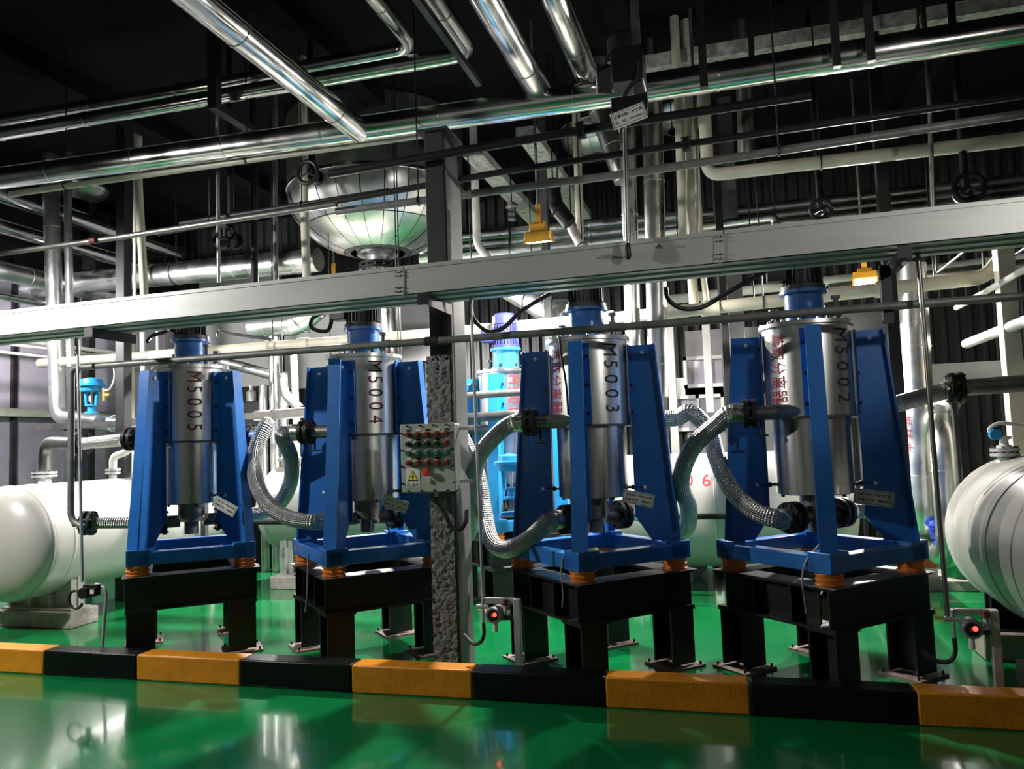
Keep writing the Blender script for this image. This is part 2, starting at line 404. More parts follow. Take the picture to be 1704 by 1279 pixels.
def separator(n, ink, paint='blue', motor='motor_black'):
    ox, oy = AX[n]; O = Vector((ox, oy, 0))
    t = thing('extraction_separator', (ox, oy, FZ), WHERE[n] + (', lettered M500%d' % n if n > 1 else ''), 'separator', 'blue framed separators')
    def P(x, y, z): return O + Vector((x, y, z))
    # base square
    rt = Matrix.Rotation(ROT.get(n, 0), 2); c = [tuple(rt @ Vector(q)) for q in ((0, -HD), (HD, 0), (0, HD), (-HD, 0))]
    for i in range(4):
        a, b = Vector(c[i]), Vector(c[(i + 1) % 4]); d = (b - a).normalized(); nrm = Vector((d.y, -d.x)); ins = .05
        a2, b2 = a - nrm * ins + d * .02, b - nrm * ins - d * .02
        obj('base_beam', MB().bar(P(a2.x, a2.y, FZ + .055), P(b2.x, b2.y, FZ + .055), .10, .10), paint, t, bevel=.006)
        # taller corner shoe at each corner
        d2 = (Vector(c[(i - 1) % 4]) - a).normalized()
        k = a
        q = [k, k + d * .17, k + d * .17 + d2 * .115, k + d * .115 + d2 * .115, k + d * .115 + d2 * .17, k + d2 * .17]
        obj('corner_shoe', MB().prism([P(p.x, p.y, FZ) for p in q], (0, 0, .125)), paint, t, bevel=.005)
    # four tapered legs
    for i, (dx, dy) in enumerate(LEGDIR):
        rt3 = Matrix.Rotation(ROT.get(n, 0), 3, 'Z'); D = rt3 @ Vector((dx, dy, 0)); S = rt3 @ Vector((-dy, dx, 0))
        def W(r, z, s=0.0): return O + D * r + S * s + Vector((0, 0, z))
        lz = FZ + .12
        leg = obj('leg', MB().prism([W(r, z, -.008) for r, z in ((.300, 2.27), (.478, 2.27), (.60, lz), (.41, lz), (.300, lz + .17))], S * .016), paint, t)
        dirv = (W(.60, lz) - W(.478, 2.27)).normalized()
        out = S.cross(dirv).normalized(); out = out if out.dot(D) > 0 else -out
        obj('leg_flange', MB().prism([W(.478, 2.27, -.048), W(.478, 2.27, .048), W(.60, lz, .054), W(.60, lz, -.054)], out * .014), paint, leg)
        obj('inner_flange', MB().prism([W(.300, 1.69, -.03), W(.300, 1.69, .03), W(.300, lz + .17, .03), W(.300, lz + .17, -.03)], D * .010), paint, leg)
        obj('mounting_plate', MB().box(W(.302, 1.99), (.012 if dx else .13, .13 if dx else .012, .57), ROT.get(n, 0)), paint, leg)
        for z in (1.78, 1.98, 2.18):
            for s in (-.045, .045): bolt(leg, W(.309, z, s), D)
        bolt(leg, W(.40, 2.215, .008), S, .014, 'white_plate'); bolt(leg, W(.40, 2.215, -.008), -S, .014, 'white_plate')
        # clamp screw from the leg to the lower drum
        if i in (1, 3):
            obj('clamp_screw', MB().cyl(W(.235, 1.245), W(.36, 1.245), .010, n=8).cyl(W(.28, 1.245), W(.31, 1.245), .019, n=6), 'iron_black', leg)
            obj('clamp_eye', MB().torus(W(.375, 1.245, .0), S, .020, .008, 14, 6).cyl(W(.375, 1.245, -.025), W(.375, 1.245, .025), .012, n=8), 'white_plate', leg)
        # orange spring mount under the corner
        r = HD - .115
        sp = MB().lathe([(.085, 0), (.088, .012), (.078, .016), (.078, .03), (.086, .034), (.086, .046), (.078, .05), (.078, .062), (.088, .066), (.088, .076)], W(r, FZ - .078), n=20)
        obj('spring_mount', sp, 'spring_orange', t)
    # drum
    R1, R2 = .287, .252
    ud = obj('upper_drum', MB().lathe([(R1, 0), (R1, .615)], P(0, 0, 1.695), n=64, caps=False).lathe([(R2 - .02, 0), (R1, 0)], P(0, 0, 1.695), n=64, caps=False), 'steel', t)
    rim = obj('drum_rim', MB().lathe([(R1, 0), (R1 + .022, .002), (R1 + .022, .028), (R1, .030), (0, .032)], P(0, 0, 2.305), n=64), 'steel', t)
    for k in range(16):
        a = 2 * PI * (k + .5) / 16; p = P((R1 + .008) * math.cos(a), (R1 + .008) * math.sin(a), 2.335); bolt(rim, p, (0, 0, 1), .011, 'galv')
    obj('drum_step', MB().lathe([(R1 + .003, 0), (R1 + .003, .014)], P(0, 0, 1.690), n=64, caps=False).lathe([(R2, 0), (R1 + .003, 0)], P(0, 0, 1.690), n=64, caps=False), 'steel_dark', t)
    obj('lower_drum', MB().lathe([(.10, -.012), (R2 - .02, -.004), (R2, .004), (R2, .505)], P(0, 0, 1.185), n=64), 'steel_low', t)
    for k in range(6):
        a = 2 * PI * k / 6 + .3; bolt(t, P((R2 - .03) * math.cos(a), (R2 - .03) * math.sin(a), 1.178), (0, 0, -1), .012)
    # bottom outlet
    obj('outlet_neck', MB().lathe([(.055, 0), (.055, .10), (.105, .105), (.105, .265)], P(0, 0, .925), n=32), 'pipe_steel', t)
    # lower cross branches: one towards the front left, one towards the back right
    for sx in (-1, 1):
        d = Vector((sx * .72, sx * .69, 0)).normalized(); a = P(0, 0, 1.035)
        br = obj('lower_branch', MB().cyl(a + d * .09, a + d * .30, .05, n=20), 'pipe_steel', t)
        flange(t, a + d * .235, d, .105)
    # upper tangential branches
    for sx in (-1, 1):
        a = P(0, sx * .225, 1.735); d = Vector((sx, 0, 0))
        br = obj('upper_branch', MB().cyl(a + d * .02, a + d * .44, .05, n=20), 'pipe_steel', t)
        flange(t, a + d * .40, d, .098)
        if sx < 0: obj('drain_cock', MB().cyl(a + d * .33 - Vector((0, 0, .04)), a + d * .33 - Vector((0, 0, .15)), .008, n=8).bar(a + d * .29 - Vector((0, 0, .15)), a + d * .37 - Vector((0, 0, .15)), .012, .014), 'iron_black', br)
    # lantern and motor
    ln = obj('lantern', MB().lathe([(.150, 0), (.150, .016), (.128, .018), (.128, .205), (.158, .207), (.158, .228)], P(0, 0, 2.338), n=40), paint, t)
    for a in (-100, -20, 60, 140):
        a = math.radians(a); d = Vector((math.cos(a), math.sin(a), 0)); obj('inspection_hole', MB().cyl(P(0, 0, 2.385) + d * .120, P(0, 0, 2.385) + d * .1295, .022, n=16), 'ink_black', ln)
    mo = obj('motor', MB().lathe([(.150, 0), (.150, .03), (.115, .032), (.115, .25), (.128, .252), (.128, .33), (.10, .36), (0, .365)], P(0, 0, 2.568), n=36), motor, t)
    for k in range(24):
        a = 2 * PI * k / 24; d = Vector((math.cos(a), math.sin(a), 0)); obj('fin', MB().box(P(0, 0, 2.71) + d * .124, (.022, .006, .2), a), motor, mo)
    obj('terminal_box', MB().box(P(-.17, -.06, 2.70), (.13, .12, .13)), motor, mo, bevel=.008)
    # top fittings on the rim
    for (x, y, h) in ((.20, -.05, .15), (.17, .12, .11), (-.2, .06, .1)):
        obj('vent_fitting', MB().lathe([(.022, 0), (.022, .03), (.034, .032), (.034, .044), (.016, .048), (.016, h), (.03, h + .003), (.03, h + .015), (.03, h + .026)], P(x, y, 2.338), n=16), 'pipe_steel', t)
    if n > 1:
        lettering(ud, ox, oy, R1, math.radians(-46), 'M500%d' % n, 2.28, 1.76, .120, ink)
        lettering(ud, ox, oy, R1, math.radians(-136), '萃取分离器', 2.265, 1.79, .125, 'ink_red')
    else:
        lettering(ud, ox, oy, R1, math.radians(-60), 'M500', 2.275, 1.86, .120, ink)
    return t
SEP = {}
for n_, ink_, pt_, mt_ in ((5, 'ink_maroon', 'blue', 'motor_black'), (4, 'ink_maroon', 'blue', 'motor_black'), (3, 'ink_black', 'blue', 'motor_black'), (2, 'ink_black', 'blue', 'motor_black'), (1, 'ink_red', 'valve_and_lit_blue', 'motor_blue')):  # back-row frame: lighter blue imitates the same paint under strong light
    SEP[n_] = separator(n_, ink_, pt_, mt_)

# ------------------------------------------------------------------ black steel stands
def stand(n):
    ox, oy = AX[n]; O = Vector((ox, oy, 0)); ZT, ZB = FZ - .080, .405
    t = thing('steel_stand', (ox, oy, 0), {2: 'black steel stand under separator M5002, nearest the pale tank', 3: 'black steel stand under separator M5003 right of the column',
        4: 'black steel stand under separator M5004 left of the column', 5: 'leftmost black steel stand, under separator M5005', 1: 'black steel stand under the separator in the back row'}[n], 'stand', 'black stands of the separators')
    h = .68; rt = Matrix.Rotation(ROT.get(n, 0), 2); c = [rt @ Vector(q) for q in ((0, -h), (h, 0), (0, h), (-h, 0))]
    for i in range(4):
        a, b = c[i], c[(i + 1) % 4]; d = (b - a).normalized(); nr = Vector((d.y, -d.x))
        a_, b_ = a - nr * .09, b - nr * .09
        def V(p, z): return O + Vector((p.x, p.y, z))
        L = (b - a).length
        f1 = a_ + d * (.0 if i % 2 == 0 else .17); f2 = b_ - d * (.0 if i % 2 == 0 else .17)
        obj('beam', MB().bar(V(f1, ZT - .009), V(f2, ZT - .009), .18, .018).bar(V(f1, ZB + .009), V(f2, ZB + .009), .18, .018)
            .bar(V(f1 + nr * (.055 if i == 0 else .0), (ZT + ZB) / 2), V(f2 + nr * (.055 if i == 0 else .0), (ZT + ZB) / 2), .014, ZT - ZB - .03), 'stand_black', t)
        if i != 0:
            for k in (.25, .75):
                p = f1 + (f2 - f1) * k; obj('stiffener', MB().bar(V(p + nr * .005, (ZT + ZB) / 2), V(p + nr * .085, (ZT + ZB) / 2), .012, ZT - ZB - .036), 'stand_black', t)
        # H-section leg with foot plate, under corner i
        k = a * ((h - .155) / h); R = Matrix.Rotation(PI / 4 + ROT.get(n, 0), 3, 'Z')
        leg = MB()
        for s in (-1, 1): leg.box(V(k, 0) + R @ Vector((0, s * .095, 0)) + Vector((0, 0, (ZB + .02) / 2 + .005)), (.20, .014, ZB - .025), rot=R)
        leg.box(V(k, (ZB + .02) / 2 + .005), (.012, .18, ZB - .026), rot=R)
        lg = obj('leg', leg, 'stand_black', t)
        obj('cap_plate', MB().box(V(k, ZB - .006), (.225, .225, .012), rot=R), 'stand_black', lg)
        ft = obj('foot_plate', MB().box(V(k, .008), (.30, .30, .016), rot=R), 'pad_plate', lg)
        for sx, sy in ((-1, -1), (1, -1), (-1, 1), (1, 1)):
            obj('anchor_bolt', MB().cyl(V(k, .012) + R @ Vector((sx * .125, sy * .125, 0)), V(k, .038) + R @ Vector((sx * .125, sy * .125, 0)), .008, n=6), 'iron_black', ft)
    # shim plates under the springs
    for i in range(4):
        k = c[i] * ((HD - .115) / h); obj('shim_plate', MB().box(O + Vector((k.x, k.y, ZT + .0005)), (.22, .22, .003), rot=Matrix.Rotation(PI / 4 + ROT.get(n, 0), 3, 'Z')), 'steel_dark', t)
    return t
for n_ in (5, 4, 3, 2, 1): stand(n_)

# ------------------------------------------------------------------ braided hoses between neighbours
def hose(label, pts, r=.062, ends=(), n=20, group='braided hoses between the separators', name='braided_hose'):
    cp = catmull(pts, 10); mb = MB().tube(cp, r, n, uv=True)
    o = obj(name, mb, 'braid', label=label, cat='hose', group=group)
    for i, s in ((0, 1), (-1, -1)):
        a = cp[i]; b = cp[3] if i == 0 else cp[-4]; d = (b - a).normalized()
        obj('hose_collar', MB().cyl(a - d * .004, a + d * .07, r * 1.12, n=20), 'steel_low', o)
    return o
def up(n, s): ox, oy = AX[n]; return Vector((ox + s * .445, oy + s * .225, 1.735))
def lowb(n, s): ox, oy = AX[n]; return Vector((ox, oy, 1.035)) + Vector((s * .72, s * .69, 0)).normalized() * .285
def diag(v, n, s, L=.12): return v + Vector((s * .72, s * .69, 0)).normalized() * L
hose('braided hose curling from upper left port of M5002 down behind M5003', [up(2, -1), up(2, -1) + Vector((-.09, 0, 0)), Q(1195, 704, 5.50), Q(1152, 745, 5.58), Q(1133, 800, 5.7), Q(1146, 846, 5.82), Q(1140, 880, 5.98), Q(1108, 884, 6.1), diag(lowb(3, 1), 3, 1), lowb(3, 1)])
hose('braided hose from bottom of M5002 rising and arching to M5003', [lowb(2, -1), diag(lowb(2, -1), 2, -1, .08), Q(1255, 850, 5.50), Q(1216, 812, 5.62), Q(1193, 762, 5.74), Q(1180, 718, 5.84), Q(1150, 686, 5.92), up(3, 1) + Vector((.16, .0, .0)), up(3, 1)])
hose('dark braided hose from upper left port of M5003 dropping beside the column', [up(3, -1), up(3, -1) + Vector((-.09, 0, 0)), Q(828, 722, 5.52), Q(799, 757, 5.58), Q(787, 800, 5.68), Q(784, 845, 5.8), Q(778, 890, 5.95), Q(745, 905, 6.1), diag(lowb(4, 1), 4, 1, .16), lowb(4, 1)])
hose('pale braided hose sagging in a V from bottom of M5003 up towards M5004', [lowb(3, -1), diag(lowb(3, -1), 3, -1, .1), Q(885, 893, 5.48), Q(845, 914, 5.58), Q(818, 900, 5.70), Q(806, 850, 5.83), Q(795, 790, 5.92), Q(770, 730, 5.97), up(4, 1) + Vector((.22, 0, 0)), up(4, 1)])
hose('braided hose from upper left port of M5004 looping down to M5005', [up(4, -1), up(4, -1) + Vector((-.12, 0, 0)), Q(470, 726, 5.52), Q(484, 760, 5.66), Q(484, 800, 5.78), Q(466, 836, 5.9), Q(436, 852, 6.0), diag(lowb(5, 1), 5, 1, .1), lowb(5, 1)])
hose('braided hose from M5005 curving down to bottom of M5004', [up(5, 1), up(5, 1) + Vector((.10, 0, 0)), Q(443, 706, 5.84), Q(425, 750, 5.74), Q(426, 800, 5.62), Q(447, 840, 5.55), Q(482, 862, 5.5), Q(520, 868, 5.47), diag(lowb(4, -1), 4, -1, .05), lowb(4, -1)])
# ================================================================== cable tray and what hangs at the front
TY = 4.80; TD = .40
tl, tr = Q(-260, 548, TY), Q(1960, 301, TY)          # top front edge, far left and far right
bl, br_ = Q(-260, 585, TY), Q(1960, 361, TY)
def tray_pt(px, k):                                   # k=0 top edge, 1 bottom edge
    s = (Q(px, 440, TY).x - tl.x) / (tr.x - tl.x)
    return (tl.lerp(tr, s) if k == 0 else bl.lerp(br_, s))
tray = thing('cable_tray', tray_pt(850, 1), 'long grey sheet-metal cable tray crossing the whole picture above the separators', 'cable tray')
jt = [-560, 672, 1207, 2960]
for i in range(3):
    a0, a1 = tray_pt(jt[i] + 1, 0), tray_pt(jt[i + 1] - 1, 0); b0, b1 = tray_pt(jt[i] + 1, 1), tray_pt(jt[i + 1] - 1, 1)
    D = Vector((0, TD, 0)); I = Vector((0, .012, 0))
    sec = obj('tray_section', MB().prism([a0, b0, b1, a1], (0, .006, 0)).prism([a0 + D, b0 + D, b1 + D, a1 + D], (0, -.006, 0)).prism([b0, b0 + D, b1 + D, b1], (0, 0, .006)), 'tray', tray)
    obj('tray_cover', MB().prism([a0 - I * .5, a0 + D + I * .5, a1 + D + I * .5, a1 - I * .5], (0, 0, .008)).prism([a0 - I * .5, a1 - I * .5, a1 - I * .5 - Vector((0, 0, .018)), a0 - I * .5 - Vector((0, 0, .018))], (0, .004, 0)), 'tray', tray)
    for k in (.33, .72): obj('bottom_rib', MB().bar(b0 + D * k - Vector((0, 0, .006)), b1 + D * k - Vector((0, 0, .006)), .05, .012), 'tray', sec)
for px in (672, 1207):
    a, b = tray_pt(px - 22, 0), tray_pt(px + 22, 1)
    jp = obj('joint_plate', MB().prism([tray_pt(px - 16, 0) + Vector((0, -.003, -.022)), tray_pt(px + 1, 0) + Vector((0, -.003, -.022)), tray_pt(px + 1, 1) + Vector((0, -.003, .004)), tray_pt(px - 16, 1) + Vector((0, -.003, .004))], (0, -.003, 0)), 'tray', tray)
    for dx in (-12, -4):
        for k in (.16, .30, .72, .86):
            p = tray_pt(px + dx, 0).lerp(tray_pt(px + dx, 1), k); bolt(jp, p + Vector((0, -.006, 0)), (0, -1, 0), .005, 'steel_dark')
for px, py in ((1006, 427), (1102, 409)):
    p = Q(px, py, TY); obj('tray_bolt', MB().cyl(p + Vector((0, .004, 0)), p + Vector((0, -.012, 0)), .017, n=6).cyl(p, p + Vector((0, -.035, 0)), .008, n=8), 'galv', tray)
for i, (px, lab) in enumerate(((150, 'dark steel bracket arm under the left end of the cable tray'), (705, 'dark steel bracket arm carrying the cable tray beside the column'), (1510, 'dark steel bracket arm with post under the right end of the cable tray'))):
    p = tray_pt(px, 1) + Vector((0, 0, -.008)); t = thing('tray_bracket', p - Vector((0, 0, .07)), lab, 'bracket', 'cable tray brackets')
    obj('arm', MB().bar(p + Vector((0, -.01, -.035)), p + Vector((0, .44, -.035)), .07, .008).bar(p + Vector((.033, -.01, -.04)), p + Vector((.033, .44, -.04)), .006, .075), 'rail_dark', t)
    obj('end_plate', MB().box(p + Vector((0, -.012, -.035)), (.075, .008, .07)), 'rail_dark', t)
    if i == 2: obj('post', MB().box(p + Vector((-.03, .42, -.20)), (.06, .05, .36)), 'rail_dark', t)

# thin process pipe under the tray, turning down at the left
_a, _b = Q(1150, 535, 5.17), Q(1950, 473, 5.17); S1 = [_a.lerp(_b, (XR - .01 - _a.x) / (_b.x - _a.x)), Q(1150, 535, 5.17), Q(600, 576, 5.17), Q(119, 612, 5.17), Q(118, 866, 5.17), Q(140, 877, 5.17)]
o = obj('process_pipe', MB().tube(fillet(S1, .07), .026, 14), 'pipe_grey', label='thin grey pipe under the cable tray, turning down at the left', cat='pipe')
for px in (712, 724): p = S1[2].lerp(S1[1], (Q(px, 560, 5.17).x - S1[2].x) / (S1[1].x - S1[2].x)); obj('coupling', MB().cyl(p - Vector((.02, 0, 0)), p + Vector((.02, 0, 0)), .032, n=14), 'rail_dark', o)
# stub from M5005 bottom port to the flange at the left
lp = lowb(5, -1); fp = Q(147, 870, 5.30)
o = obj('braided_stub_pipe', MB().tube([lp, lp.lerp(fp, .5), fp + Vector((.03, 0, 0))], .045, 18, uv=True), 'braid', label='straight braided pipe from bottom of M5005 to a bolted flange at left', cat='hose')
flange(o, fp, (fp - lp), .10)
obj('pipe_stub', MB().tube(fillet([fp, fp + (fp - lp).normalized() * .12], .02), .03, 12), 'pipe_grey', o)

def conduit(px0, py0, px1, py1, y, label, r=.012, m='galv'):
    return obj('conduit', MB().tube([Q(px0, py0, y), Q(px1, py1, y)], r, 10), m, label=label, cat='conduit', group='thin vertical conduits')
conduit(129, 562, 137, 968, 5.06, 'thin galvanised conduit dropping to the black detector at far left')
conduit(782, 470, 804, 1000, 5.06, 'thin galvanised conduit dropping to the red-lit detector beside the column', .011)
conduit(1527, 420, 1577, 1028, 5.06, 'thin grey conduit dropping to the red-lit detector at right', .014, 'pipe_steel')
conduit(1039, 205, 1044, 405, 4.74, 'thin steel tube hanging in front of the cable tray with a black tip', .013, 'steel_low')
p_ = Q(1045, 418, 4.74); obj('tube_tip', MB().lathe([(.010, -.05), (.021, -.03), (.018, .02), (.014, .05)], p_, n=14), 'rubber', bpy.data.objects['conduit.003'])

# gas detectors with red lamp
def detector(px, py, label, postpx, lit=True, y=5.02):
    c = Q(px, py, y); fz = c.z
    t = thing('gas_detector', (c.x, c.y, 0), label, 'detector', 'gas detectors on posts behind the kerb')
    p = Q(postpx, py, y); H = fz + .10
    obj('post', MB().box((p.x, y + .02, H / 2), (.045, .045, H)), 'galv', t, bevel=.003)
    obj('cross_arm', MB().bar((c.x - .07, y + .03, fz + .085), (p.x + .02, y + .03, fz + .085), .03, .035), 'galv', t)
    obj('cross_arm', MB().bar((c.x - .02, y + .05, fz - .03), (p.x, y + .05, fz - .03), .02, .03), 'steel_dark', t)
    hs = obj('housing', MB().cyl(c + Vector((.01, .07, .0)), c + Vector((0, -.02, 0)), .052, .056, n=28).cyl(c + Vector((0, -.02, 0)), c + Vector((0, -.035, 0)), .056, .048, n=28), 'detector_grey', t)
    obj('window', MB().cyl(c + Vector((0, -.033, 0)), c + Vector((0, -.037, 0)), .038, n=24), 'lens_dark', hs)
    obj('red_lamp', MB().cyl(c + Vector((.012, -.036, .006)), c + Vector((.012, -.041, .006)), .014, n=16), 'led_red', hs)
    obj('red_glow_digits', MB().box(c + Vector((-.006, -.037, .0)), (.024, .004, .02)), 'stop_red', hs)
    obj('sensor_head', MB().cyl(c + Vector((0, .01, -.05)), c + Vector((0, .01, -.115)), .016, .018, n=14), 'white_plate', t)
    obj('conduit_hub', MB().cyl(c + Vector((-.05, .02, .045)), c + Vector((-.13, .02, .045)), .014, n=10).cyl(c + Vector((-.085, .02, .10)), c + Vector((-.085, .02, -.06)), .011, n=10), 'galv', t)
    obj('beacon', MB().cyl(c + Vector((.075, -.0, .06)), c + Vector((.075, 0, .10)), .02, .012, n=14), 'knob_red', t)
    obj('beacon_tube', MB().cyl(c + Vector((.075, 0, .0)), c + Vector((.075, 0, .06)), .012, n=12), 'white_plate', t)
    b = c + Vector((-.085, .02, -.06))
    obj('flexible_cable', MB().tube(catmull([b, b + Vector((.0, 0, -.08)), b + Vector((-.03, 0, -.13)), b + Vector((-.09, .02, -.14)), b + Vector((-.16, .06, -.10))], 6), .013, 10), 'rubber', t)
    return t
detector(823, 1022, 'red-lit gas detector on a galvanised post right of the column', 860)
detector(1616, 1045, 'red-lit gas detector on a brown post at the right edge', 1657)
# dark detector at left with a ring of cable
c = Q(150, 985, 5.02); t = thing('gas_detector', (c.x, c.y, 0), 'black detector with ring of cable on a thin bent post at left', 'detector', 'gas detectors on posts behind the kerb')
obj('housing', MB().cyl(c + Vector((-.02, .03, 0)), c + Vector((-.02, -.06, 0)), .042, n=22).box(c + Vector((.02, .0, .045)), (.13, .05, .03)), 'iron_black', t)
obj('terminal_box', MB().box(c + Vector((.045, 0, .005)), (.055, .06, .06)), 'iron_black', t, bevel=.004)
obj('name_plate', MB().box(c + Vector((.05, -.034, .01)), (.035, .004, .03)), 'white_plate', t)
obj('sensor_head', MB().cyl(c + Vector((-.01, 0, -.03)), c + Vector((-.01, 0, -.09)), .02, n=14), 'detector_grey', t)
obj('cable_ring', MB().torus(c + Vector((-.125, -.01, -.055)), (0, 1, 0), .068, .012, 28, 8, .5, 5.9), 'rubber', t)
q = Q(168, 1075, 5.02); obj('post', MB().tube(catmull([(q.x - .01, 5.04, 0), (q.x, 5.04, .2), (q.x + .025, 5.04, c.z - .02), (q.x - .02, 5.04, c.z + .045), (c.x + .03, 5.04, c.z + .06)], 6), .012, 8), 'galv', t)
obj('foot_plate', MB().cyl((q.x - .01, 5.04, 0), (q.x - .01, 5.04, .012), .05, n=16), 'concrete_pad', t)

# ------------------------------------------------------------------ push-button station on the column
B0, B1 = Q(670, 762, 5.12), Q(757, 762, 5.12); bw = B1.x - B0.x
zt, zb = Q(712, 706, 5.12).z, Q(712, 817, 5.12).z; bx, bz = (B0.x + B1.x) / 2, (zt + zb) / 2; bh = zt - zb; yf = 5.10
cb = thing('control_box', (bx, 5.17, zb), 'grey-green push-button box with warning sign mounted on the column', 'control box')
obj('enclosure', MB().box((bx, yf + .085, bz), (bw, .12, bh)), 'box_green', cb, bevel=.008)
lid = obj('lid', MB().box((bx, yf + .012, bz), (bw + .012, .024, bh + .012)), 'box_green', cb, bevel=.006)
for i in range(4):
    for (x, z) in ((bx - bw / 2 + bw * (i + .5) / 4, bz + bh / 2 - .006), (bx - bw / 2 + bw * (i + .5) / 4, bz - bh / 2 + .006), (bx - bw / 2 + .004, bz - bh / 2 + bh * (i + .5) / 4), (bx + bw / 2 - .004, bz - bh / 2 + bh * (i + .5) / 4)):
        bolt(lid, (x, yf - .002, z), (0, -1, 0), .007, 'iron_black')
rows = ['knob_red', 'knob_black', 'knob_green', 'knob_red']
for r in range(4):
    for k in range(5):
        x = bx - bw / 2 + bw * (.155 + .183 * k); z = zt - bh * (.145 + .143 * r)
        m_ = rows[r] if not (r == 1 and k == 4) else 'knob_red'
        kn = obj('push_button', MB().cyl((x, yf, z), (x, yf - .022, z), .0185, n=18).cyl((x, yf - .022, z), (x, yf - .045, z), .0145, .013, n=18), m_, cb)
        obj('button_plate', MB().box((x, yf - .002, z + .030), (.034, .003, .013)), 'white_plate' if (r + k) % 2 or r == 2 else 'rail_dark', kn)
ex, ez = bx - bw / 2 + bw * .50, zt - bh * .715
es = obj('emergency_stop', MB().cyl((ex, yf, ez), (ex, yf - .03, ez), .018, n=18), 'brass', cb)
obj('mushroom_head', MB().lathe([(.024, 0), (.027, .008), (.022, .016), (0, .019)], (ex, yf - .028, ez), (0, -1, 0), n=22), 'stop_red', es)
obj('lock_knob', MB().cyl((ex + .01, yf, ez - .058), (ex + .01, yf - .016, ez - .058), .016, n=16), 'galv', cb)
sx_, sz_ = bx - bw / 2 + bw * .215, zt - bh * .795
sg = obj('warning_sign', MB().box((sx_, yf - .0015, sz_), (bw * .27, .003, bh * .30)), 'white_plate', cb)
def tri(s_, y, m):
    z0 = sz_ + .012
    return obj('triangle', MB().prism([(sx_ - s_, y, z0 - s_ * .78), (sx_ + s_, y, z0 - s_ * .78), (sx_, y, z0 + s_ * .95)], (0, -.001, 0)), m, sg)
tri(.043, yf - .003, 'ink_black'); tri(.033, yf - .0042, 'sign_yellow')
obj('bolt_symbol', MB().prism([(sx_ + .004, yf - .0055, sz_ + .030), (sx_ - .009, yf - .0055, sz_ + .006), (sx_ - .001, yf - .0055, sz_ + .006), (sx_ - .004, yf - .0055, sz_ - .010), (sx_ + .009, yf - .0055, sz_ + .012), (sx_ + .001, yf - .0055, sz_ + .012)], (0, -.001, 0)), 'ink_black', sg)
obj('sign_frame', MB().box((sx_, yf - .0034, sz_ - bh * .113), (bw * .235, .001, bh * .058)), 'ink_black', sg)
obj('sign_frame', MB().box((sx_, yf - .0042, sz_ - bh * .113), (bw * .225, .001, bh * .050)), 'white_plate', sg)
obj('sign_text', MB().glyph('当心触电', lambda x, y: (sx_ + x * .0205, yf - .0052, sz_ - bh * .113 + y * .0205)), 'ink_black', sg, angle=180)
for z in (zt - .035, zb + .06):
    obj('mounting_strap', MB().box((bx + bw / 2 + .04, yf + .13, z), (.09, .006, .022)), 'galv', cb)
obj('mounting_rail', MB().box((bx + .07, yf + .150, bz), (.2, .012, bh + .03)), 'steel_dark', cb)
gx = bx + .03
obj('cable_gland', MB().cyl((gx, yf + .08, zb + .004), (gx, yf + .08, zb - .05), .018, .013, n=14), 'galv', cb)
obj('cable', MB().tube(catmull([(gx, yf + .08, zb - .045), (gx + .006, yf + .075, zb - .10), Q(742, 858, 5.15), Q(752, 877, 5.15), Q(766, 880, 5.15), Q(775, 868, 5.2), Q(777, 850, 5.3)], 8), .016, 10), 'rubber', cb)

# ------------------------------------------------------------------ name tags hanging on the drums
def name_tag(n, px, py, y, tilt, label, w=.235, h=.098, yaw=0.0, line1=TAGL, line2=None, roll0=0.0, parent_hook=True):
    c = Q(px, py, y); R = Matrix.Rotation(math.radians(yaw), 3, 'Z') @ Matrix.Rotation(math.radians(tilt), 3, 'Y')
    t = obj('name_tag', MB().box(c, (w, .004, h), rot=R), 'white_plate', label=label, cat='tag', group='white name tags')
    obj('border', MB().box(c + R @ Vector((0, -.0022, h * .41)), (w * .94, .001, .003), rot=R), 'ink_black', t)
    obj('border', MB().box(c + R @ Vector((0, -.0022, -h * .41)), (w * .94, .001, .003), rot=R), 'ink_black', t)
    for s in (-1, 1): obj('border', MB().box(c + R @ Vector((s * w * .468, -.0022, 0)), (.003, .001, h * .82), rot=R), 'ink_black', t)
    for k, tx in enumerate((line1, line2)):
        v = [p[0] for p in GLY[tx][0]]; x0, x1 = min(v), max(v); sc = min(w * .84 / (x1 - x0), h * .30)
        dx = -w * .42 - x0 * sc
        obj('tag_text', MB().glyph(tx, lambda x, yy: c + R @ Vector((dx + x * sc, -.0030, h * (.17 - .36 * k) + yy * sc))), 'ink_black' if k == 0 else 'ink_maroon', t, angle=180)
    if parent_hook:
        e = c + R @ Vector((-w * .40, 0, h * .5)); obj('hook_wire', MB().tube(catmull([e, e + Vector((.0, .02, .03)), e + Vector((-.015, .06, .03)), e + Vector((-.02, .10, .0))], 5), .003, 6), 'iron_black', t)
    return t
name_tag(2, 1454, 828, 5.42, 8, 'white tag reading M5002 hanging low on the rightmost separator', line2='设备代号：M5002')
name_tag(3, 1062, 829, 5.45, 12, 'white tag reading M5003 hanging low on the separator right of the column', .215, .09, line2='设备代号：M5003')
name_tag(4, 657, 838, 5.5, 20, 'white tag reading M5004 hanging between M5004 and the control box', .20, .09, 10, line2='设备代号：M5004')
name_tag(5, 374, 842, 5.45, 30, 'white tilted tag hanging low on the leftmost separator M5005', .20, .09, 14, line2='设备代号：M5005')
name_tag(6, 1046, 193, 4.72, -14, 'white valve tag hanging high in front of the overhead pipes', .215, .105, 0, '位置名称：放夹阀', '位　号：HV10AA1')

